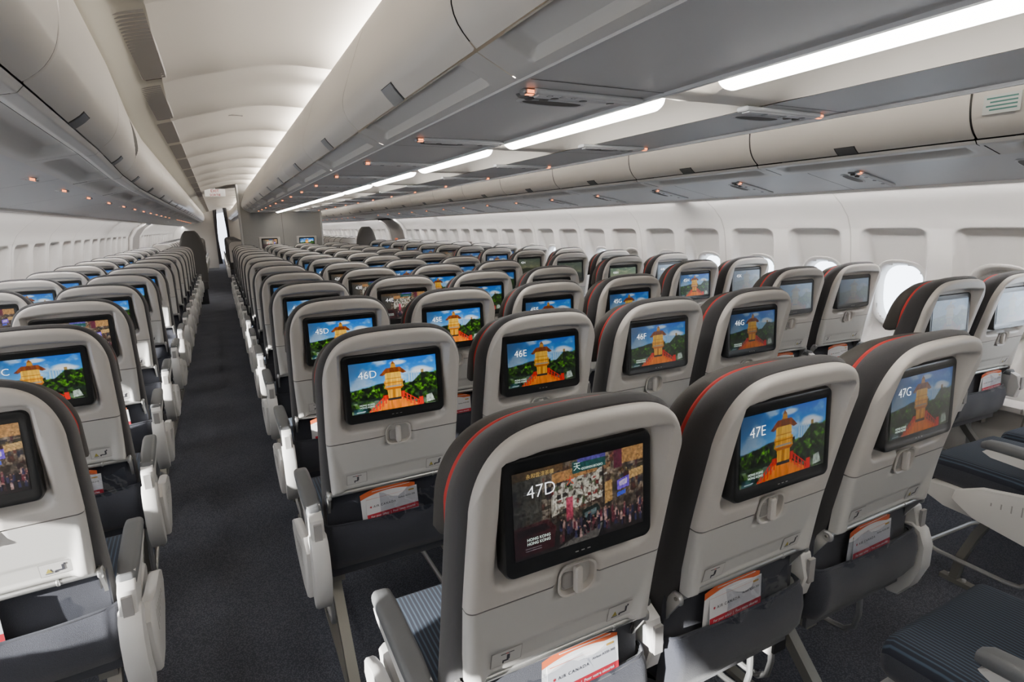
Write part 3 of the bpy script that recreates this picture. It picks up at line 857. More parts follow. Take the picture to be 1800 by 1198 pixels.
OFFX = {'47D': .06, '47E': -.02, '47G': .0, '46D': -.01, '46E': -.04, '46C': -.07, '45C': .03, '44C': .06, '45D': -.05, '44D': .07, '47K': .09}
for n_, (key, wh) in enumerate(WHERE.items()):
    s = SEATS[key]; sx, sy = s.location.x, s.location.y; rz = s.rotation_euler.z
    def put(name, me, dx, dy, dz, ry, label, cat, grp, rx=-.03):
        px = dx; ox = sx + px * cos(rz) - dy * sin(rz); oy = sy + px * sin(rz) + dy * cos(rz)
        o = link(name, me, None, (ox, oy, dz), (rx, ry, rz)); tag(o, label, cat, grp); return o
    dx = OFFX.get(key, random.uniform(-.05, .06))
    put('safety_card', CARD, dx, .070, .526, random.uniform(-.05, .02), 'white red-banded safety card in the ' + wh, 'card', 'cards in the seat pockets')
    put('brochure', BRO, dx - .012, .080, .538, random.uniform(-.04, .05), 'orange-topped brochure in the ' + wh, 'brochure', 'brochures in the seat pockets', .07)
    if key in ('47D', '47E', '47G', '46D', '46C', '47K', '45C', '46E'):
        put('plastic_bag', BAGS[n_ % 2], dx + .045 * (1 if n_ % 2 else -1) + .01, .062, .505, 0, 'clear plastic bag in the ' + wh, 'bag', 'plastic bags in the seat pockets', .02)

# ------------------------------------------------------------------ floor
def plane(x0, x1, y0, y1, z, m, name):
    mb = MB(); mb.box(x0, x1, y0, y1, z - .05, z, m); return mb.mesh(name, 0)
struct('floor', plane(-1.9, 4.3, YB - .2, YF + 1, 0, 'carpet', 'floor'), 'dark navy speckled carpet running down the aisle', 'floor')

# ------------------------------------------------------------------ side walls
def shiftL(y):
    return np.interp(y, [-3, 1.2, 2.0, 2.7, 4.2, 40], [.26, .137, .113, .086, 0, 0])
WPZ = [0, .05, .20, .385, .400, .425, .445, .60, .85, 1.10, 1.30, 1.36, 1.44, 1.52, 1.60, 1.66]
WPX = [3.58, 3.60, 3.66, 3.705, 3.66, 3.66, 3.745, 3.78, 3.80, 3.785, 3.755, 3.74, 3.70, 3.62, 3.50, 3.42]
WIN_R0, WIN_P = 2.09, .533
WINZ, WINW, WINH = .940, .270, .370     # opening
def wall_x(z): return np.interp(z, WPZ, WPX)
DOOR_Y = (12.35, 13.75)
def build_wall(side):
    name = 'wall_right' if side > 0 else 'wall_left'; mb = MB()
    y0w = WIN_R0 if side > 0 else WIN_R0 + .18
    n0, n1 = -9, 56
    zs = np.concatenate([[0, .05, .2, .384, .386, .399, .401, .426, .446, .50, .56, .62, .68], np.linspace(.72, 1.19, 30), np.linspace(1.205, 1.345, 16), [1.352, 1.358, 1.364, 1.370, 1.378, 1.40, 1.44, 1.48, 1.52, 1.56, 1.60, 1.66]])
    centers = []
    for k in range(n0, n1):
        yc = y0w + WIN_P * k
        ys = np.concatenate([[-.2665, -.262, -.24, -.222], np.linspace(-.212, -.150, 6), np.linspace(-.135, .135, 16), np.linspace(.150, .212, 6), [.222, .24, .262, .2665]]) + yc
        if yc + .26 < YB or yc - .26 > YF: continue
        isdoor = DOOR_Y[0] - .1 < yc < DOOR_Y[1] + .1
        Z, Y = np.meshgrid(zs, ys, indexing='ij'); X = wall_x(Z).copy()
        u = np.abs(Y - yc); 
        if not isdoor:
            # scooped recess: sharp at the top, fading to the wall at the foot
            zt = 1.362 - .035 * np.clip((u - .13) / .075, 0, 1) ** 2
            hw = .207 - .012 * np.clip((1.36 - Z) / .6, 0, 1)
            side_m = sstep((hw - u) / .048); top_m = np.clip(.22 * sstep((zt - Z) / .010) + .78 * (1 - np.exp(-np.clip(zt - Z, 0, None) / .17)), 0, 1); bot = sstep((Z - .52) / .20)
            dep = .112 * side_m * top_m * bot
            X += dep
            el = ((Y - yc) / (WINW / 2 + .010)) ** 4 + ((Z - WINZ) / (WINH / 2 + .010)) ** 4
            cz = (Z[:-1, :-1] + Z[1:, 1:]) / 2; cy = (Y[:-1, :-1] + Y[1:, 1:]) / 2
            keep = (np.abs((cy - yc) / (WINW / 2 + .012)) ** 2.8 + np.abs((cz - WINZ) / (WINH / 2 + .012)) ** 2.8) > 1
            centers.append((k, yc))
        else: keep = None
        # panel joint every second window
        if k % 2 == 0:
            X = X + .012 * (np.abs(Y - (yc + .2665)) < .003)
        else:
            X = X + .012 * (np.abs(Y - (yc - .2665)) < .003)
        if side > 0: P = np.stack([X, Y, Z], -1)
        else: P = np.stack([2 * CX - X + shiftL(Y) * 1.0, Y, Z], -1)
        lowrow = np.searchsorted(zs, .41)
        kk = np.ones((len(zs) - 1, len(ys) - 1), bool) if keep is None else keep
        up = kk.copy(); up[:lowrow] = False; dn = kk.copy(); dn[lowrow:] = False
        mb.grid(P, 'sidewall', up); mb.grid(P, 'dado', dn)
        # thin dark joint line
        if k % 2 == 0:
            yj = yc + .2665; zz = np.linspace(.45, 1.6, 30)
            xx = wall_x(zz) + .0005
            if side < 0: xx = 2 * CX - xx + shiftL(yj)
            A = np.zeros((30, 2, 3)); A[:, 0, 0] = xx - side * .0006; A[:, 1, 0] = xx - side * .0006; A[:, 0, 1] = yj - .0035; A[:, 1, 1] = yj + .0035; A[:, :, 2] = zz[:, None]
            mb.grid(A, 'dado')
    # dado rail groove
    me = bpy.data.meshes.new(name); me.from_pydata(mb.v, [], mb.f)
    for m in mb.mats: me.materials.append(M[m])
    me.polygons.foreach_set('material_index', mb.m); fix_normals(me); set_smooth(me, 48)
    struct(name, me, 'cream sidewall with scooped window recesses on the %s' % ('right' if side > 0 else 'left'), 'wall')
    return centers
winR = build_wall(1); winL = build_wall(-1)

WSY, WSZ = 1.10, 1.07
def superell(a, b, n=36, e=2.8):
    o = []
    for k in range(n):
        t = 2 * pi * k / n; c_, s_ = cos(t), sin(t); o.append((a * np.sign(c_) * abs(c_) ** (2 / e), b * np.sign(s_) * abs(s_) ** (2 / e)))
    return o
def surf(z, u):
    zt = 1.362
    dep = .112 * np.clip(.22 * sstep((zt - z) / .010) + .78 * (1 - np.exp(-np.clip(zt - z, 0, None) / .17)), 0, 1) * sstep((z - .52) / .20) * sstep((.203 - abs(u)) / .048)
    return float(wall_x(z) + dep - wall_x(WINZ))
def win_frame():
    mb = MB(); rings = []
    for a, b, x in ((.162, .212, .004), (.156, .206, -.010), (.146, .196, -.012), (.134, .184, .000), (.126, .176, .020), (.121, .171, .060)):
        rings.append([(x + surf(WINZ + p[1] * WSZ, p[0] * WSY * .9) , p[0] * WSY, p[1] * WSZ) for p in superell(a, b)])
    mb.loft(rings, 'sidewall', False, False)
    return mb.mesh('window_frame', 60)
def win_pane():
    mb = MB(); o = superell(.123, .173); mb.add([(.105 + .045, p[0] * WSY, p[1] * WSZ) for p in o], [tuple(range(len(o)))], 'pane'); return mb.mesh('window_pane', 0)
def win_shade(frac):
    mb = MB(); o = superell(.128, .178); z0 = .173 - .346 * frac
    pts = [(p[0], max(p[1], z0)) for p in o]
    mb.add([(.105 + .028, a * WSY, b * WSZ) for a, b in pts], [tuple(range(len(pts)))], 'valance')
    mb.box(.105 + .018, .105 + .030, -.10, .10, z0 - .004, z0 + .008, 'valance')
    return mb.mesh('window_shade', 0)
WF, WPn = win_frame(), win_pane(); WS = {1: win_shade(1.0), .35: win_shade(.35), .15: win_shade(.15)}
shut_R = {-1: 1, 5: 1, 9: 1, 13: 1, 16: 1}
wn = 0
for side, lst in ((1, winR), (-1, winL)):
    for k, yc in lst:
        wn += 1; z = WINZ; x = float(wall_x(z))
        # frame leans with the wall
        if side < 0: x = 2 * CX - x + float(shiftL(yc))
        w = link('window_%d' % wn, WF, None, (x, yc, z), (0, 0, 0 if side > 0 else pi)); w['kind'] = 'structure'
        w['label'] = 'oval cabin window in the %s sidewall' % ('right' if side > 0 else 'left'); w['category'] = 'window'
        link('window_pane', WPn, w)
        if side > 0:
            f = shut_R.get(k, .15 if k in (4, 7, 11) else None)
            if k > 14: f = 1 if k % 4 == 0 else f
        else: f = 1 if k < -4 else None if k < 6 else (1 if k % 3 else .35)
        if f: link('window_shade', WS[f], w)

# ------------------------------------------------------------------ overhead structure
def sweep(mb, prof, y0, y1, m, ny=2, shift=None, flip=False, mod=None):
    ys = np.linspace(y0, y1, ny); P = np.zeros((len(prof), ny, 3))
    for i, (x, z) in enumerate(prof):
        for j, y in enumerate(ys):
            dx = float(shift(y)) if shift is not None else 0
            P[i, j] = (x + dx, y, z)
    if mod is not None: P = mod(P, ys)
    mb.grid(P, m, flip=flip)

def resample(prof, n):
    p = np.array(prof, float); d = np.concatenate([[0], np.cumsum(np.linalg.norm(np.diff(p, axis=0), axis=1))])
    # Catmull-Rom like smoothing by interpolation on a finer parameter
    t = np.linspace(0, d[-1], n); q = np.stack([np.interp(t, d, p[:, 0]), np.interp(t, d, p[:, 1])], -1)
    for _ in range(2): q[1:-1] = .25 * q[:-2] + .5 * q[1:-1] + .25 * q[2:]
    return [tuple(a) for a in q]

def mirror(prof): return [(2 * CX - x, z) for x, z in prof]
CD_DOOR = resample([(.500, 1.790), (.462, 1.828), (.447, 1.872), (.462, 1.93), (.490, 2.00), (.524, 2.09), (.556, 2.165), (.60, 2.205), (.66, 2.215)], 30)
CD_VAL = [(.610, 1.744), (.597, 1.743), (.58, 1.750), (.505, 1.786)]
OD_DOOR = resample([(2.800, 1.742), (2.765, 1.765), (2.735, 1.81), (2.722, 1.87), (2.722, 1.95), (2.735, 2.03), (2.76, 2.085), (2.80, 2.115)], 26)
OD_VAL = [(2.860, 1.722), (2.84, 1.716), (2.812, 1.722), (2.800, 1.736)]
OD_PSU = [(2.84, 1.714), (3.05, 1.672), (3.30, 1.628), (3.47, 1.596)]

def bump_profile(prof, n=14):
    return resample(prof, n)

def make_bin(door, val, slot, Lb=1.066, kind='centre'):
    """returns door mesh, valance mesh, latch mesh for a bin running from y=0 to y=Lb"""
    g = .004
    mb = MB(); ys = np.concatenate([[g, g + .003, g + .010], np.linspace(.05, Lb - .05, 8), [Lb - g - .010, Lb - g - .003, Lb - g]])
    P = np.zeros((len(door), len(ys), 3)); c = np.mean(np.array(door), axis=0)
    for i, (x, z) in enumerate(door):
        for j, y in enumerate(ys):
            e = .004 if j in (0, len(ys) - 1) else 0; d = np.array([x, z]) - c; d = d / np.linalg.norm(d)
            P[i, j] = (x - d[0] * e, y, z - d[1] * e)
    mb.grid(P, 'bin')
    D = mb.mesh('door', 50)
    # valance with a long grip recess
    mb = MB(); vp = [(a, b) for a, b in val]; q = []
    p = np.array(vp); d_ = np.concatenate([[0], np.cumsum(np.linalg.norm(np.diff(p, axis=0), axis=1))]); t = np.linspace(0, d_[-1], 22)
    q = np.stack([np.interp(t, d_, p[:, 0]), np.interp(t, d_, p[:, 1])], -1)
    ys = np.concatenate([[.002, .05, .09, .10, .108, .116, .13], np.linspace(.16, Lb - .16, 8), [Lb - .13, Lb - .116, Lb - .108, Lb - .10, Lb - .09, Lb - .05, Lb - .002]])
    P = np.zeros((len(q), len(ys), 3)); tt = t / d_[-1]
    for i in range(len(q)):
        for j, y in enumerate(ys):
            e = min(y - .095, Lb - .095 - y); m_ = 0
            if slot:
                a = sstep((tt[i] - slot[0]) / .06) * sstep((slot[1] - tt[i]) / .03); m_ = float(a * sstep(e / .02)) * slot[2]
            P[i, j] = (q[i, 0] + m_ * slot[3] if slot else q[i, 0], y, q[i, 1] + (m_ if slot else 0))
    mb.grid(P, 'valance')
    V = mb.mesh('valance', 50)
    return D, V

def latch_mesh(door, i0, i1, m):
    mb = MB(); seg = door[i0:i1]; c = np.mean(np.array(door), axis=0); P = np.zeros((len(seg), 2, 3))
    for w, off, mm in ((.052, .0015, 'gap'), (.046, .004, m)):
        P = np.zeros((len(seg), 4, 3))
        for i, (x, z) in enumerate(seg):
            d = np.array([x, z]) - c; d /= np.linalg.norm(d)
            for j, (yy, oo) in enumerate(((-w, 0), (-w, off), (w, off), (w, 0))): P[i, j] = (x + d[0] * oo, yy, z + d[1] * oo)
        mb.grid(P, mm)
    return mb.mesh('latch', 30)

BIN = {}
D, V = make_bin(CD_DOOR, CD_VAL, (.30, .97, .022, .45)); BIN['c'] = (D, V, latch_mesh(CD_DOOR, 0, 4, 'latchl'))
D, V = make_bin(OD_DOOR, OD_VAL, None); BIN['o'] = (D, V, latch_mesh(OD_DOOR, 0, 4, 'latch'))
# outboard bin: broad grip recess in the first panel below the door
def out_lower():
    mb = MB(); Lb = 1.066; p0, p1 = np.array([2.862, 1.722]), np.array([3.02, 1.688]); n = 16
    ys = np.concatenate([[.003, .05, .07, .085, .10, .12], np.linspace(.15, Lb - .15, 8), [Lb - .12, Lb - .10, Lb - .085, Lb - .07, Lb - .05, Lb - .003]])
    P = np.zeros((n, len(ys), 3))
    for i in range(n):
        t = i / (n - 1); p = p0 + (p1 - p0) * t
        for j, y in enumerate(ys):
            e = min(y - .065, Lb - .065 - y); m_ = float(sstep(t / .12) * sstep((.80 - t) / .35) * sstep(e / .035)) * .030
            P[i, j] = (p[0], y, p[1] + m_)
    mb.grid(P, 'valance'); return mb.mesh('grip_recess', 60)
OLOW = out_lower()

def placard():
    mb = MB(); mb.box(0, .004, -.06, .06, -.035, .035, 'placard')
    for k, z in enumerate((.022, .008, -.006, -.02)): mb.box(-.0006, .001, -.05, .05 - .012 * (k % 2), z - .003, z + .003, 'teal')
    return mb.mesh('placard', 0)
PLC = placard()

def mirrored(me):
    m2 = me.copy()
    co = np.empty(len(m2.vertices) * 3, np.float32); m2.vertices.foreach_get('co', co); co = co.reshape(-1, 3); co[:, 0] = 2 * CX - co[:, 0]
    m2.vertices.foreach_set('co', co.ravel()); m2.flip_normals(); return m2
for k in ('c', 'o'): BIN[k + 'm'] = tuple(mirrored(m) for m in BIN[k])
OLOWm = mirrored(OLOW)
BP = 1.066
def place_bins(key, low, y0, side, label, group, shift=None, ymax=31):
    i = 0; y = y0
    while y < ymax:
        r = bpy.data.objects.new('overhead_bin', None); COL.objects.link(r)
        dx = 0; rz = 0
        if shift is not None:
            a, b = float(shift(y)), float(shift(y + BP)); dx = a; rz = math.atan2(-(b - a), BP)
        r.location = (dx - .4 + .4 * cos(rz) if shift is not None else dx, y + .4 * sin(rz), 0); r.rotation_euler = (0, 0, rz)
        nm = ORD[min(max(i, 0), len(ORD) - 1)]
        tag(r, '%s, %s from the camera' % (label, nm), 'bin', group)
        D, V, Lm = BIN[key]
        d = link('door', D, r); link('latch', Lm, d, (0, BP / 2, 0)); link('valance', V, r)
        if low is not None: link('grip_recess', low, r)
        if side == 'R' and 0 < y < .5: link('placard', PLC, d, (2.7190, .96, 1.855))
        if side == 'L' and .2 < y < .6: link('placard', PLC, d, (2 * CX - 2.7190, .78, 1.90), (0, 0, pi))
        y += BP; i += 1
place_bins('c', None, 1.116 - BP * 3, 'C', 'cream overhead bin on the left of the centre block', 'centre overhead bins', ymax=11)
place_bins('cm', None, 1.116 - BP * 3, 'C', 'cream overhead bin on the right of the centre block', 'centre overhead bins', ymax=11)
place_bins('c', None, 14.2, 'C', 'distant centre bin beyond the partition on its left side', 'centre overhead bins', ymax=25)
place_bins('o', OLOW, 1.279 - BP * 3, 'R', 'cream outboard bin above the right window seats', 'right overhead bins')
SL = lambda y: shiftL(y) + .055
place_bins('om', OLOWm, 1.50 - BP * 4, 'L', 'cream outboard bin above the left window seats', 'left overhead bins', SL, ymax=25)

# dark backing behind the bin gaps
def backing(prof, name, ins, shift=None, y1=31.):
    mb = MB(); c = np.mean(np.array(prof), axis=0); p = [(x - (x - c[0]) * ins, z - (z - c[1]) * ins) for x, z in prof]
    n = 30 if shift else 2
    sweep(mb, p, YB, y1, 'gap', n, shift); return mb.mesh(name, 0)
struct('trim_1', backing(CD_DOOR + [], 'bin_backing', .10, y1=12.), 'dark joint backing behind the left centre bins', 'trim')
struct('trim_2', backing(mirror(CD_DOOR), 'bin_backing', .10, y1=12.), 'dark joint backing behind the right centre bins', 'trim')
struct('trim_3', backing(OD_DOOR, 'bin_backing', .10), 'dark joint backing behind the right outboard bins', 'trim')
struct('trim_4', backing(mirror(OD_DOOR), 'bin_backing', .10, SL), 'dark joint backing behind the left outboard bins', 'trim')

# service panels
def service(name, prof, m, y1=31., shift=None, joint=1.066, y0=1.116 - 1.066 * 4, label='', edge=True):
    mb = MB(); n = 40 if shift else 2
    sweep(mb, prof, YB, y1, m, n, shift)
    p = np.array(prof)
    y = y0
    while y < y1:
        if y > YB:
            for a in range(len(prof) - 1):
                x0, z0 = prof[a]; x1, z1 = prof[a + 1]; dx = float(shift(y)) if shift else 0
                mb.add([(x0 + dx, y - .002, z0 - .0012), (x1 + dx, y - .002, z1 - .0012), (x1 + dx, y + .002, z1 - .0012), (x0 + dx, y + .002, z0 - .0012)], [(0, 1, 2, 3)], 'gap')
        y += joint
    return struct(name, mb.mesh(name, 40), label, 'ceiling')
struct_c1 = service('ceiling_1', [(.606, 1.748), (1.000, 1.748)], 'psu', 12.05, label='dark grey service panels left of the light strips')
struct_c2 = service('ceiling_2', mirror([(.606, 1.748), (.930, 1.748)]), 'psu', 12.05, label='grey service panels right of the light strips')
service('ceiling_3', OD_PSU[1:] and [(3.018, 1.690), (3.05, 1.681), (3.30, 1.632), (3.47, 1.598)], 'psul', label='grey service panels below the right bins')
service('ceiling_4', mirror([(3.018, 1.690), (3.05, 1.681), (3.30, 1.632), (3.47, 1.598)]), 'psul', shift=SL, label='grey service panels below the left bins')
# bright metal edge strips
def rail(name, x0, x1, z0, z1, y1, m, label, shift=None):
    mb = MB()
    if shift is None: mb.box(x0, x1, YB, y1, z0, z1, m)
    else:
        ys = np.linspace(YB, y1, 50); mb.loft([[(x0 + float(shift(y)), y, z0), (x1 + float(shift(y)), y, z0), (x1 + float(shift(y)), y, z1), (x0 + float(shift(y)), y, z1)] for y in ys], m)
    struct(name, mb.mesh(name, 0), label, 'trim')
rail('trim_5', .600, .609, 1.738, 1.75, 12.05, 'psul', 'pale edge strip between left centre bins and service panels')
rail('trim_6', .994, 1.006, 1.740, 1.756, 12.05, 'psul', 'pale edge strip beside the light strips')
rail('trim_7', 2 * CX - .609, 2 * CX - .600, 1.738, 1.75, 12.05, 'psul', 'edge strip between right centre bins and service panels')
rail('trim_8', 3.462, 3.485, 1.585, 1.602, 31, 'sidewall', 'pale light rail along the top of the right sidewall')
rail('trim_9', 2 * CX - 3.485, 2 * CX - 3.462, 1.585, 1.602, 31, 'sidewall', 'pale light rail along the top of the left sidewall', SL)

# centre light trough: cream scoops with a tube light on the left side, one per frame bay
SY0 = 1.144
def trough():
    mb = MB(); prof = resample([(1.004, 1.752), (1.01, 1.800), (1.05, 1.806), (1.10, 1.806), (1.125, 1.775), (1.14, 1.772), (1.17, 1.80), (1.22, 1.835), (1.30, 1.835), (1.36, 1.79), (1.385, 1.750)], 40)
    Lb = BP; ys = np.concatenate([[.0, .035, .04, .055, .08, .12, .16], np.linspace(.2, Lb - .16, 6), [Lb - .12, Lb - .08, Lb - .055, Lb - .045, Lb - .04, Lb]])
    P = np.zeros((len(prof), len(ys), 3))
    for i, (x, z) in enumerate(prof):
        for j, y in enumerate(ys):
            e = float(sstep((min(y, Lb - y) - .038) / .11)) if x > 1.13 else float(sstep((min(y, Lb - y) - .038) / .03))
            P[i, j] = (x, y, 1.752 + (z - 1.752) * e)
    mb.grid(P, 'ceil'); return mb.mesh('housing', 60)
def strip_tube():
    mb = MB(); rings = []
    for y, s in ((.070, .55), (.080, .9), (.090, 1), (BP - .175, 1), (BP - .165, .9), (BP - .155, .55)):
        rings.append([(1.058 + .041 * s * cos(R(a)), y, 1.764 + .036 * s * sin(R(a))) for a in range(180, 361, 15)] + [(1.058 + .041 * s, y, 1.79), (1.058 - .041 * s, y, 1.79)])
    mb.loft(rings, 'strip'); return mb.mesh('tube', 60)
TR, TB = trough(), strip_tube()
y = SY0 - BP * 3; i = 0
while y < 11.6:
    r = bpy.data.objects.new('ceiling_light', None); COL.objects.link(r); r.location = (0, y, 0)
    tag(r, 'long white light strip in a cream scooped trough, %s from the camera end' % ORD[i], 'light', 'light strips over the centre seats')
    link('housing', TR, r); link('tube', TB, r); y += BP; i += 1

# passenger service units with amber row numbers
def psu_unit(kind):
    mb = MB()
    # long rail with buttons
    mb.rbox(-.012, .30, -.020, .020, -.012, .001, .008, 'psul', 'x'); mb.rbox(.0, .285, -.013, .013, -.015, -.010, .004, 'psul', 'x')
    for x in (.05, .13, .21): mb.cyl((x, 0, -.0165), .010, .004, 'latch', 'z', 10)
    return mb.mesh('panel', 40)
def psu_scoop():
    mb = MB(); o = superell(.085, .026, 24, 2.4); 
    mb.loft([[(p[0] * 1.2, p[1] * 1.25, 0) for p in o], [(p[0] * 1.12, p[1] * 1.1, -.003) for p in o], [(p[0], p[1], -.001) for p in o]], 'psul', False, False)
    mb.loft([[(p[0], p[1], -.0012) for p in o], [(p[0] * .2, p[1] * .2, -.0012) for p in o]], 'speaker', False, True)
    return mb.mesh('speaker', 40)
def psu_oval():
    mb = MB(); o = superell(.05, .022, 20, 2.2)
    mb.loft([[(p[0] * 1.1, p[1] * 1.15, 0) for p in o], [(p[0], p[1], -.005) for p in o], [(p[0] * .8, p[1] * .75, -.004) for p in o]], 'latch', False, True)
    for x in (-.02, .02): mb.cyl((x, 0, -.010), .012, .006, 'speaker', 'z', 10)
    return mb.mesh('reading_light', 40)
def psu_sign():
    mb = MB(); mb.rbox(-.018, .018, -.012, .012, -.012, .0, .005, 'latchl', 'x')
    return mb.mesh('row_sign', 40)
def psu_glow():
    mb = MB(); mb.box(-.009, .009, -.0130, -.0115, -.010, -.003, 'amber'); mb.box(-.009, .009, -.009, .001, -.0130, -.0115, 'amber')
    return mb.mesh('lit_number', 0)
PU, PS, PO, PG, PL = psu_unit(0), psu_scoop(), psu_oval(), psu_sign(), psu_glow()
def put_psu(x, y, z, roll, flip, label, grp, text=None, det=True, rz=0):
    r = bpy.data.objects.new('passenger_service_unit', None); COL.objects.link(r); r.location = (x, y, z); r.rotation_euler = (0, roll, rz)
    if flip: r.rotation_euler = (0, roll, pi + rz)
    tag(r, label, 'service unit', grp)
    link('panel', PU, r, (.02, 0, 0)); s = link('row_sign', PG, r); link('lit_number', PL, s, (0, 0, 0) , (0, 0, pi if flip else 0))
    if det:
        f = -1 if flip else 1
        link('speaker', PS, r, (.13, .11 * f, 0)); link('reading_light', PO, r, (.05, .050 * f, 0)); 
        if text:
            t = text_mesh(text, .022, 'ink'); 
            o = link('lettering', t, r, (.035, -.017, -.0165), (-pi / 2 + pi, 0, 0)); 
for i in range(13):
    y = 1.202 + P_ * i; det = i < 6
    put_psu(.669, y, 1.747, 0, False, 'amber-numbered service unit, left of the light strips, %s from the camera' % ORD[i], 'service units', 'D   E   G' if i == 0 else None, det)
    put_psu(1.640, 1.168 + P_ * i, 1.747, 0, True, 'amber-numbered service unit, right of the light strips, %s from the camera' % ORD[i], 'service units', None, det)
ps = math.atan2(.049, .25)
for i in range(-2, 24):
    y = 1.921 + P_ * i
    if 12.4 < y < 13.9: continue
    put_psu(3.075, y, 1.674, ps * 1.0, False, 'amber-numbered service unit below the right bins, %s from the camera end' % ORD[i + 2], 'service units', None, i < 6)
for i in range(-2, 24):
    y = 3.016 + P_ * i
    if 12.4 < y < 13.9: continue
    put_psu(2 * CX - 3.075 + float(SL(y)), y, 1.674, -ps, True, 'amber-numbered service unit below the left bins, %s from the camera end' % ORD[i + 2], 'service units', None, i < 4)

# ------------------------------------------------------------------ aisle ceiling
CP = [(-.330, 2.055), (-.300, 2.085), (-.262, 2.100)]
def ceil_prof():
    o = []
    for k in range(31):
        t = k / 30; x = -.175 + t * 1.02; z = 2.128 + .165 * math.sin(min(t / .62, 1) * pi / 2) ** .9 - .06 * max(t - .62, 0) ** 1.5
        o.append((x, z))
    return o
RIB0 = 3.23
def make_ceiling(mir=False):
    mb = MB(); prof = ceil_prof(); y = RIB0 - BP * 6
    while y < YF:
        ys = y + np.array([0, .004, .02, .2, .45, .6, .72, .80, .87, .92, .96, 1.0, 1.03, BP - .004])
        P = np.zeros((len(prof), len(ys), 3))
        for i, (x, z) in enumerate(prof):
            for j, yy in enumerate(ys):
                t = (yy - y) / BP; dz = -.040 * float(sstep((t - .68) / .32)); dz += .010 if j == 0 else 0
                e = i / (len(prof) - 1); P[i, j] = (x + (float(shiftL(yy)) * .55 * (1 - e) if not mir else 0), yy, z + dz * min(1, 3 * e + .25))
        if mir: P[..., 0] = 2 * CX - P[..., 0]
        mb.grid(P, 'ceil'); 
        # dark seam just beyond each panel's dropped lip
        yy = y + BP - .004; Q = np.zeros((len(prof), 2, 3))
        for i, (x, z) in enumerate(prof):
            e = i / (len(prof) - 1); xx = x + (float(shiftL(yy)) * .55 * (1 - e) if not mir else 0)
            Q[i, 0] = (xx, yy, z - .040 * min(1, 3 * e + .25)); Q[i, 1] = (xx, yy + .010, z + .012)
        if mir: Q[..., 0] = 2 * CX - Q[..., 0]
        mb.grid(Q, 'vent'); y += BP
    return mb.mesh('ceiling', 50)
struct('ceiling_5', make_ceiling(), 'arched cream ceiling panels over the left aisle', 'ceiling')
struct('ceiling_6', make_ceiling(True), 'arched cream ceiling panels over the right aisle', 'ceiling')
def edge_strip(mir=False):
    mb = MB(); ys = np.linspace(YB, 31, 60); prof = resample([(-.420, 2.055), (-.385, 2.045), (-.36, 2.062), (-.30, 2.094), (-.262, 2.110), (-.175, 2.128)], 14)
    P = np.zeros((len(prof), len(ys), 3))
    for i, (x, z) in enumerate(prof):
        for j, yy in enumerate(ys): P[i, j] = (x + float(shiftL(yy)) * (.55 + .45 * max(0, min(1, (-.26 - x) / .12))) if not mir else 2 * CX - x, yy, z)
    mb.grid(P, 'cream'); return mb.mesh('edge_strip', 60)
struct('trim_10', edge_strip(), 'cream cornice strip between the left bins and the air vents', 'trim')
struct('trim_11', edge_strip(True), 'cream cornice strip above the right aisle', 'trim')
def vent_mesh(nslat):
    mb = MB(); L0, L1 = .06, BP - .09; w = .095
    o = [(-.046, L0 + .02), (-.03, L0), (.046, L0 - .03), (.046, L1 + .01), (-.036, L1 + .02), (-.046, L1)]
    lo = [(x, y_, -.004) for x, y_ in o]
    mb.loft([[(x * 1.12, y_ + (.006 if y_ > .5 else -.006), 0) for x, y_ in o], lo], 'sidewall', False, False)
    mb.add([(x, y_, -.001) for x, y_ in o], [tuple(range(len(o)))], 'vent')
    for k in range(nslat):
        y_ = L0 + .01 + (L1 - L0 - .01) * k / nslat; d = (L1 - L0) / nslat
        mb.add([(-.044, y_, -.001), (.044, y_ - .012, -.001), (.044, y_ + d * .45 - .012, -.009), (-.044, y_ + d * .45, -.009), (-.044, y_ + d * .62, -.001), (.044, y_ + d * .62 - .012, -.001)], [(0, 1, 2, 3), (3, 2, 5, 4)], 'vent')
    return mb.mesh('grille', 0)
VM = vent_mesh(24)
y = RIB0 - BP * 3; i = 0
while y < 30:
    x = -.218 + float(shiftL(y + .5)) * .55
    r = link('air_vent', VM, None, (x, y, 2.1215), (0, -math.atan2(.018, .087), 0)); tag(r, 'grey slatted ceiling vent beside the left bins, %s from the camera' % ORD[i], 'vent', 'ceiling air vents'); y += BP; i += 1
# small light bar in the ceiling
mb = MB(); mb.rbox(-.05, .05, -.012, .012, -.006, .0, .005, 'vent', 'x'); mb.rbox(-.042, .042, -.008, .008, -.008, -.004, .004, 'ceil', 'x')
o = link('ceiling_fitting', mb.mesh('ceiling_fitting', 30), None, (.215, 4.78, 2.262), (0, 0, 0)); tag(o, 'small rectangular fitting in the aisle ceiling', 'fitting')

# ceiling plug above centre bins and outer skin so no daylight leaks in
mb = MB()
mb.box(-1.9, 4.3, YB - .2, YF + 1, 2.36, 2.40, 'ceil')
struct('ceiling_7', mb.mesh('crown', 0), 'upper ceiling hidden above the bins', 'ceiling')
mb = MB()
for s in (-1, 1):
    ys = np.linspace(YB - .1, YF + .5, 40); pr = [(3.42, 1.62), (3.42, 2.40)]
    P = np.zeros((2, 40, 3))
    for i, (x, z) in enumerate(pr):
        for j, yy in enumerate(ys): P[i, j] = (x if s > 0 else 2 * CX - x + float(shiftL(yy)), yy, z)
    mb.grid(P, 'gap')
struct('wall_upper', mb.mesh('wall_upper', 0), 'inner skin behind the outboard bins', 'wall')
mb = MB(); mb.box(-1.9, 4.3, YB - .1, YB, 0, 2.4, 'part'); struct('wall_aft', mb.mesh('wall_aft', 0), 'aft bulkhead behind the camera', 'wall')

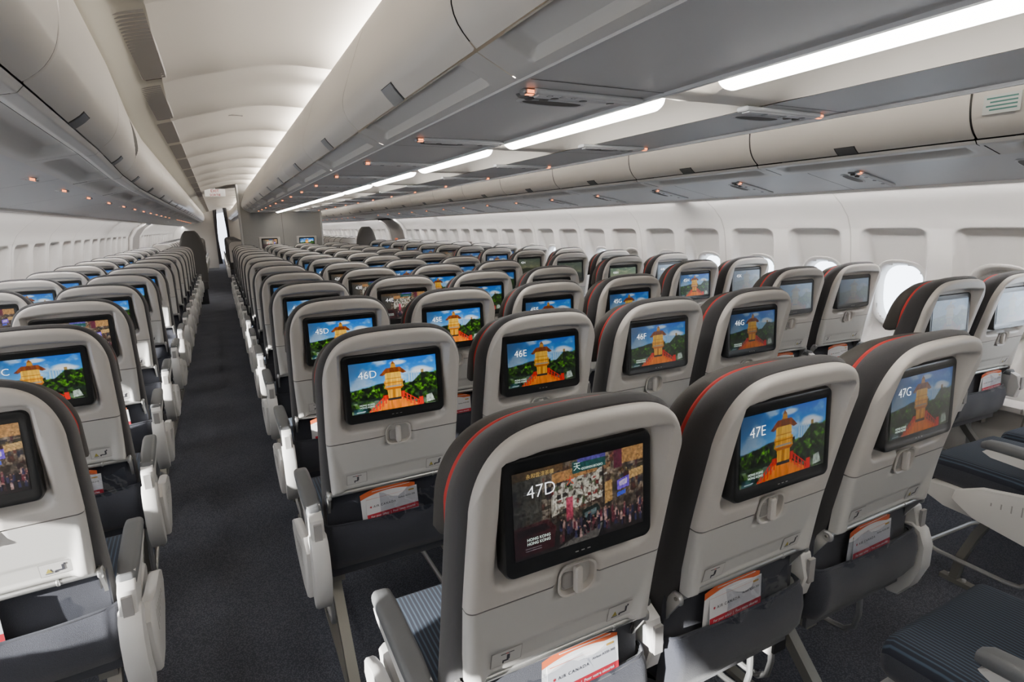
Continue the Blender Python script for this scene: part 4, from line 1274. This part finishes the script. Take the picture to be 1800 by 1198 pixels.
# ------------------------------------------------------------------ partition with its monitors
def partition():
    mb = MB(); y0 = 12.05
    mb.rbox(.42, 1.89, y0, y0 + .9, 0, 2.33, .02, 'part', 'z')
    for z in (.55, .80, 1.05, 1.30, 1.48, 1.66): mb.box(.425, 1.885, y0 - .0008, y0 + .001, z - .0015, z + .0015, 'vent')
    for x in (1.155,): mb.box(x - .003, x + .003, y0 - .001, y0 + .001, 0, 2.2, 'speaker')
    mb.rbox(.405, .435, y0 - .012, y0 + .05, 0, 2.33, .008, 'partedge', 'z')
    mb.rbox(1.875, 1.905, y0 - .012, y0 + .05, 0, 2.33, .008, 'partedge', 'z')
    return mb.mesh('partition', 30)
o = link('partition', partition()); tag(o, 'grey panelled partition wall at the front of the centre seats', 'partition')
for i, (x, pc) in enumerate(((.894, 's'), (1.579, 'p'))):
    r = bpy.data.objects.new('wall_monitor', None); COL.objects.link(r); r.location = (x, 12.035, 1.262)
    tag(r, 'small monitor with %s on the grey partition' % ('a busy street picture' if pc == 's' else 'a garden picture'), 'monitor', 'partition monitors')
    mb = MB(); mb.rbox(-.19, .19, -.012, .02, -.26, .025, .01, 'shell', 'z'); link('mount', mb.mesh('mount', 30), r)
    f = link('bezel', ME['mon'], r, (0, -.018, 0)); d = link('display', PIC[pc], f, (0, .0012, -.024)); d.color = (.9, .9, .9, 1)

# attendant seats by the exits
def jump_back():
    mb = MB(); rings = []
    for z, w in ((.45, .235), (.75, .235), (1.05, .23), (1.22, .215), (1.34, .18), (1.42, .14), (1.465, .10), (1.475, .085)):
        rings.append([(p[0], p[1], z) for p in rr_outline(2 * w, .12, .05, 4)])
    mb.loft(rings, 'charcoal'); return mb.mesh('backrest', 50)
def jump_base():
    mb = MB(); mb.rbox(-.22, .22, -.10, .10, .30, .47, .03, 'charcoal', 'x'); mb.rbox(-.19, .19, -.07, .08, .0, .31, .02, 'dark', 'x'); return mb.mesh('seat', 40)
for nm, x, yy in (('left', -.47, 12.75), ('right', 2.86, 12.45)):
    r = bpy.data.objects.new('attendant_seat', None); COL.objects.link(r); r.location = (x, yy, 0); r.scale = (.95, .95, .975)
    tag(r, 'tall charcoal attendant seat rising above the %s block near the exit' % nm, 'seat', 'attendant seats')
    link('backrest', jump_back(), r); link('seat', jump_base(), r)

# exit doors
def door_mesh(side):
    mb = MB(); y0, y1 = DOOR_Y; zs = [0, .4, .8, 1.1, 1.36, 1.5, 1.6, 1.66]; ys = [y0 + .14, y0 + .16, y1 - .16, y1 - .14]
    P = np.zeros((len(zs), 4, 3))
    for i, z in enumerate(zs):
        for j, yy in enumerate(ys):
            X = float(wall_x(z)) - (.05 if j in (1, 2) else .0); P[i, j] = (X if side > 0 else 2 * CX - X, yy, z)
    mb.grid(P, 'doorgrey')
    for a in (y0 + .06, y1 - .06):
        pts = [(float(wall_x(z)) - .03 if side > 0 else 2 * CX - float(wall_x(z)) + .03, a, z) for z in np.linspace(.02, 1.64, 12)]
        mb.tube(pts, .035, 'sidewall', 8)
    return mb.mesh('door', 40)
for i, s in enumerate((1, -1)):
    d = struct('door_%d' % (i + 1), door_mesh(s), 'grey cabin exit door in the %s sidewall' % ('right' if s > 0 else 'left'), 'door')
    X = 3.70 if s > 0 else 2 * CX - 3.70
    mb = MB(); mb.rbox(-.03, .03, -.11, .11, -.03, .03, .015, 'partedge', 'y'); link('handle', mb.mesh('handle', 30), d, (X - s * .05, 13.05, 1.05))
    mb = MB(); mb.rbox(-.10, .04, -.45, .45, -.03, .06, .02, 'dark', 'y'); link('header', mb.mesh('header', 30), d, (3.50 if s > 0 else 2 * CX - 3.50, 13.05, 1.60))
    if s < 0: continue
    mb = MB(); mb.rbox(-.02, .02, -.06, .06, -.05, .05, .01, 'orange', 'x'); link('warning_strap', mb.mesh('strap', 30), d, (X - s * .08, 12.8, 1.12))

# exit sign hanging in the aisle
mb = MB(); mb.rbox(-.17, .17, -.02, .02, -.068, .068, .01, 'signwhite', 'y'); mb.box(-.01, .01, -.01, .01, .06, .12, 'sidewall')
into(mb, text_mesh('EXIT', .068, 'crimson', 'CENTER', .001), 'crimson', (0, -.0215, .008)); into(mb, text_mesh('SORTIE', .055, 'crimson', 'CENTER', .001), 'crimson', (0, -.0215, -.058))
o = link('exit_sign', mb.mesh('exit_sign', 0), None, (.05, 12.0, 2.112)); tag(o, 'white hanging exit sign with red lettering over the left aisle', 'sign')

# forward class divider, curtains and galley
mb = MB(); mb.rbox(-1.6, -.06, 24.6, 24.66, 0, 2.3, .01, 'sidewall', 'z'); struct('wall_front_left', mb.mesh('divider', 30), 'pale divider wall at the far end of the left block', 'wall')
mb = MB(); mb.rbox(.42, 4.0, 24.6, 24.66, 0, 2.3, .01, 'sidewall', 'z'); struct('wall_front_right', mb.mesh('divider', 30), 'pale divider wall at the far end right of the aisle', 'wall')
def curtain(w):
    mb = MB(); n = 25; P = np.zeros((8, n, 3))
    for i in range(8):
        for j in range(n):
            z = .15 + 2.1 * i / 7; q = abs(z - 1.2) / 1.1
            P[i, j] = (w * (j / (n - 1)) * (.55 + .45 * q), .03 * sin(j * 1.3), z)
    mb.grid(P, 'curtain'); return mb.mesh('curtain', 60)
o = link('curtain', curtain(.14), None, (-.06, 24.5, 0)); tag(o, 'dark grey curtain tied back left of the far doorway', 'curtain', 'aisle curtains')
o = link('curtain', curtain(-.14), None, (.42, 24.5, 0)); tag(o, 'dark grey curtain tied back right of the far doorway', 'curtain', 'aisle curtains')
mb = MB(); mb.box(-1.9, 4.3, YF - .1, YF, 0, 2.4, 'wallglow'); struct('wall_forward', mb.mesh('forward', 0), 'pale wall given a glow for the lit galley beyond the far doorway', 'wall')

# ------------------------------------------------------------------ lights
def area(name, loc, rot, sx, sy, power, col=(1, .97, .92), spread=180):
    l = bpy.data.lights.new(name, 'AREA'); l.shape = 'RECTANGLE'; l.size = sx; l.size_y = sy; l.energy = power; l.color = col; l.spread = R(spread)
    o = bpy.data.objects.new(name, l); COL.objects.link(o); o.location = loc; o.rotation_euler = rot
    return o
LC = (1, .93, .84)
for k in range(5):
    yc = YB + 3.0 + 6.2 * k
    # cove light on top of the centre bins, washing the aisle ceilings
    area('cove_light', (.70, yc, 2.235), (0, R(118), 0), .05, 6.0, 28, LC, 170)
    area('cove_light', (2 * CX - .70, yc, 2.235), (0, R(-118), 0), .05, 6.0, 28, LC, 170)
    # wall wash light under the outboard bins
    area('wall_wash', (3.475, yc, 1.580), (0, R(-14), 0), .02, 6.0, 21, (1, .97, .95), 170)
    area('wall_wash', (2 * CX - 3.475 + float(SL(yc)), yc, 1.580), (0, R(14), 0), .02, 6.0, 21, (1, .97, .95), 170)

sun = bpy.data.lights.new('sun', 'SUN'); sun.energy = 20; sun.angle = R(.6); sun.color = (1, .96, .90)
so = bpy.data.objects.new('sun', sun); COL.objects.link(so)
from mathutils import Vector
so.rotation_euler = Vector((1, .33, -.24)).to_track_quat('-Z', 'Y').to_euler()
so.location = (-6, -3, 4)

w = bpy.data.worlds.new('world'); SC.world = w; w.use_nodes = True
bg = w.node_tree.nodes['Background']; bg.inputs['Color'].default_value = (.80, .89, 1, 1); bg.inputs['Strength'].default_value = 4.8

# ------------------------------------------------------------------ camera
cam = bpy.data.cameras.new('camera'); co = bpy.data.objects.new('camera', cam); COL.objects.link(co)
cam.sensor_width = 36; cam.lens = 988.7 / 1800 * 36; cam.clip_start = .02; cam.clip_end = 200
yaw, pitch, roll = R(26.994), R(-11.864), R(-1.319)
f = Vector((sin(yaw) * cos(pitch), cos(yaw) * cos(pitch), sin(pitch)))
r0 = f.cross(Vector((0, 0, 1))).normalized(); u0 = r0.cross(f)
r1 = r0 * cos(roll) + u0 * sin(roll); u1 = -r0 * sin(roll) + u0 * cos(roll)
from mathutils import Matrix
mt = Matrix((( r1.x, u1.x, -f.x, 0), (r1.y, u1.y, -f.y, 0), (r1.z, u1.z, -f.z, ZC), (0, 0, 0, 1)))
co.matrix_world = mt
SC.camera = co
SC.view_settings.view_transform = 'AgX'
SC.view_settings.look = 'None'
SC.view_settings.exposure = .88
SC.cycles.max_bounces = 8; SC.cycles.diffuse_bounces = 5; SC.cycles.glossy_bounces = 3; SC.cycles.transparent_max_bounces = 12
SC.cycles.sample_clamp_indirect = 4
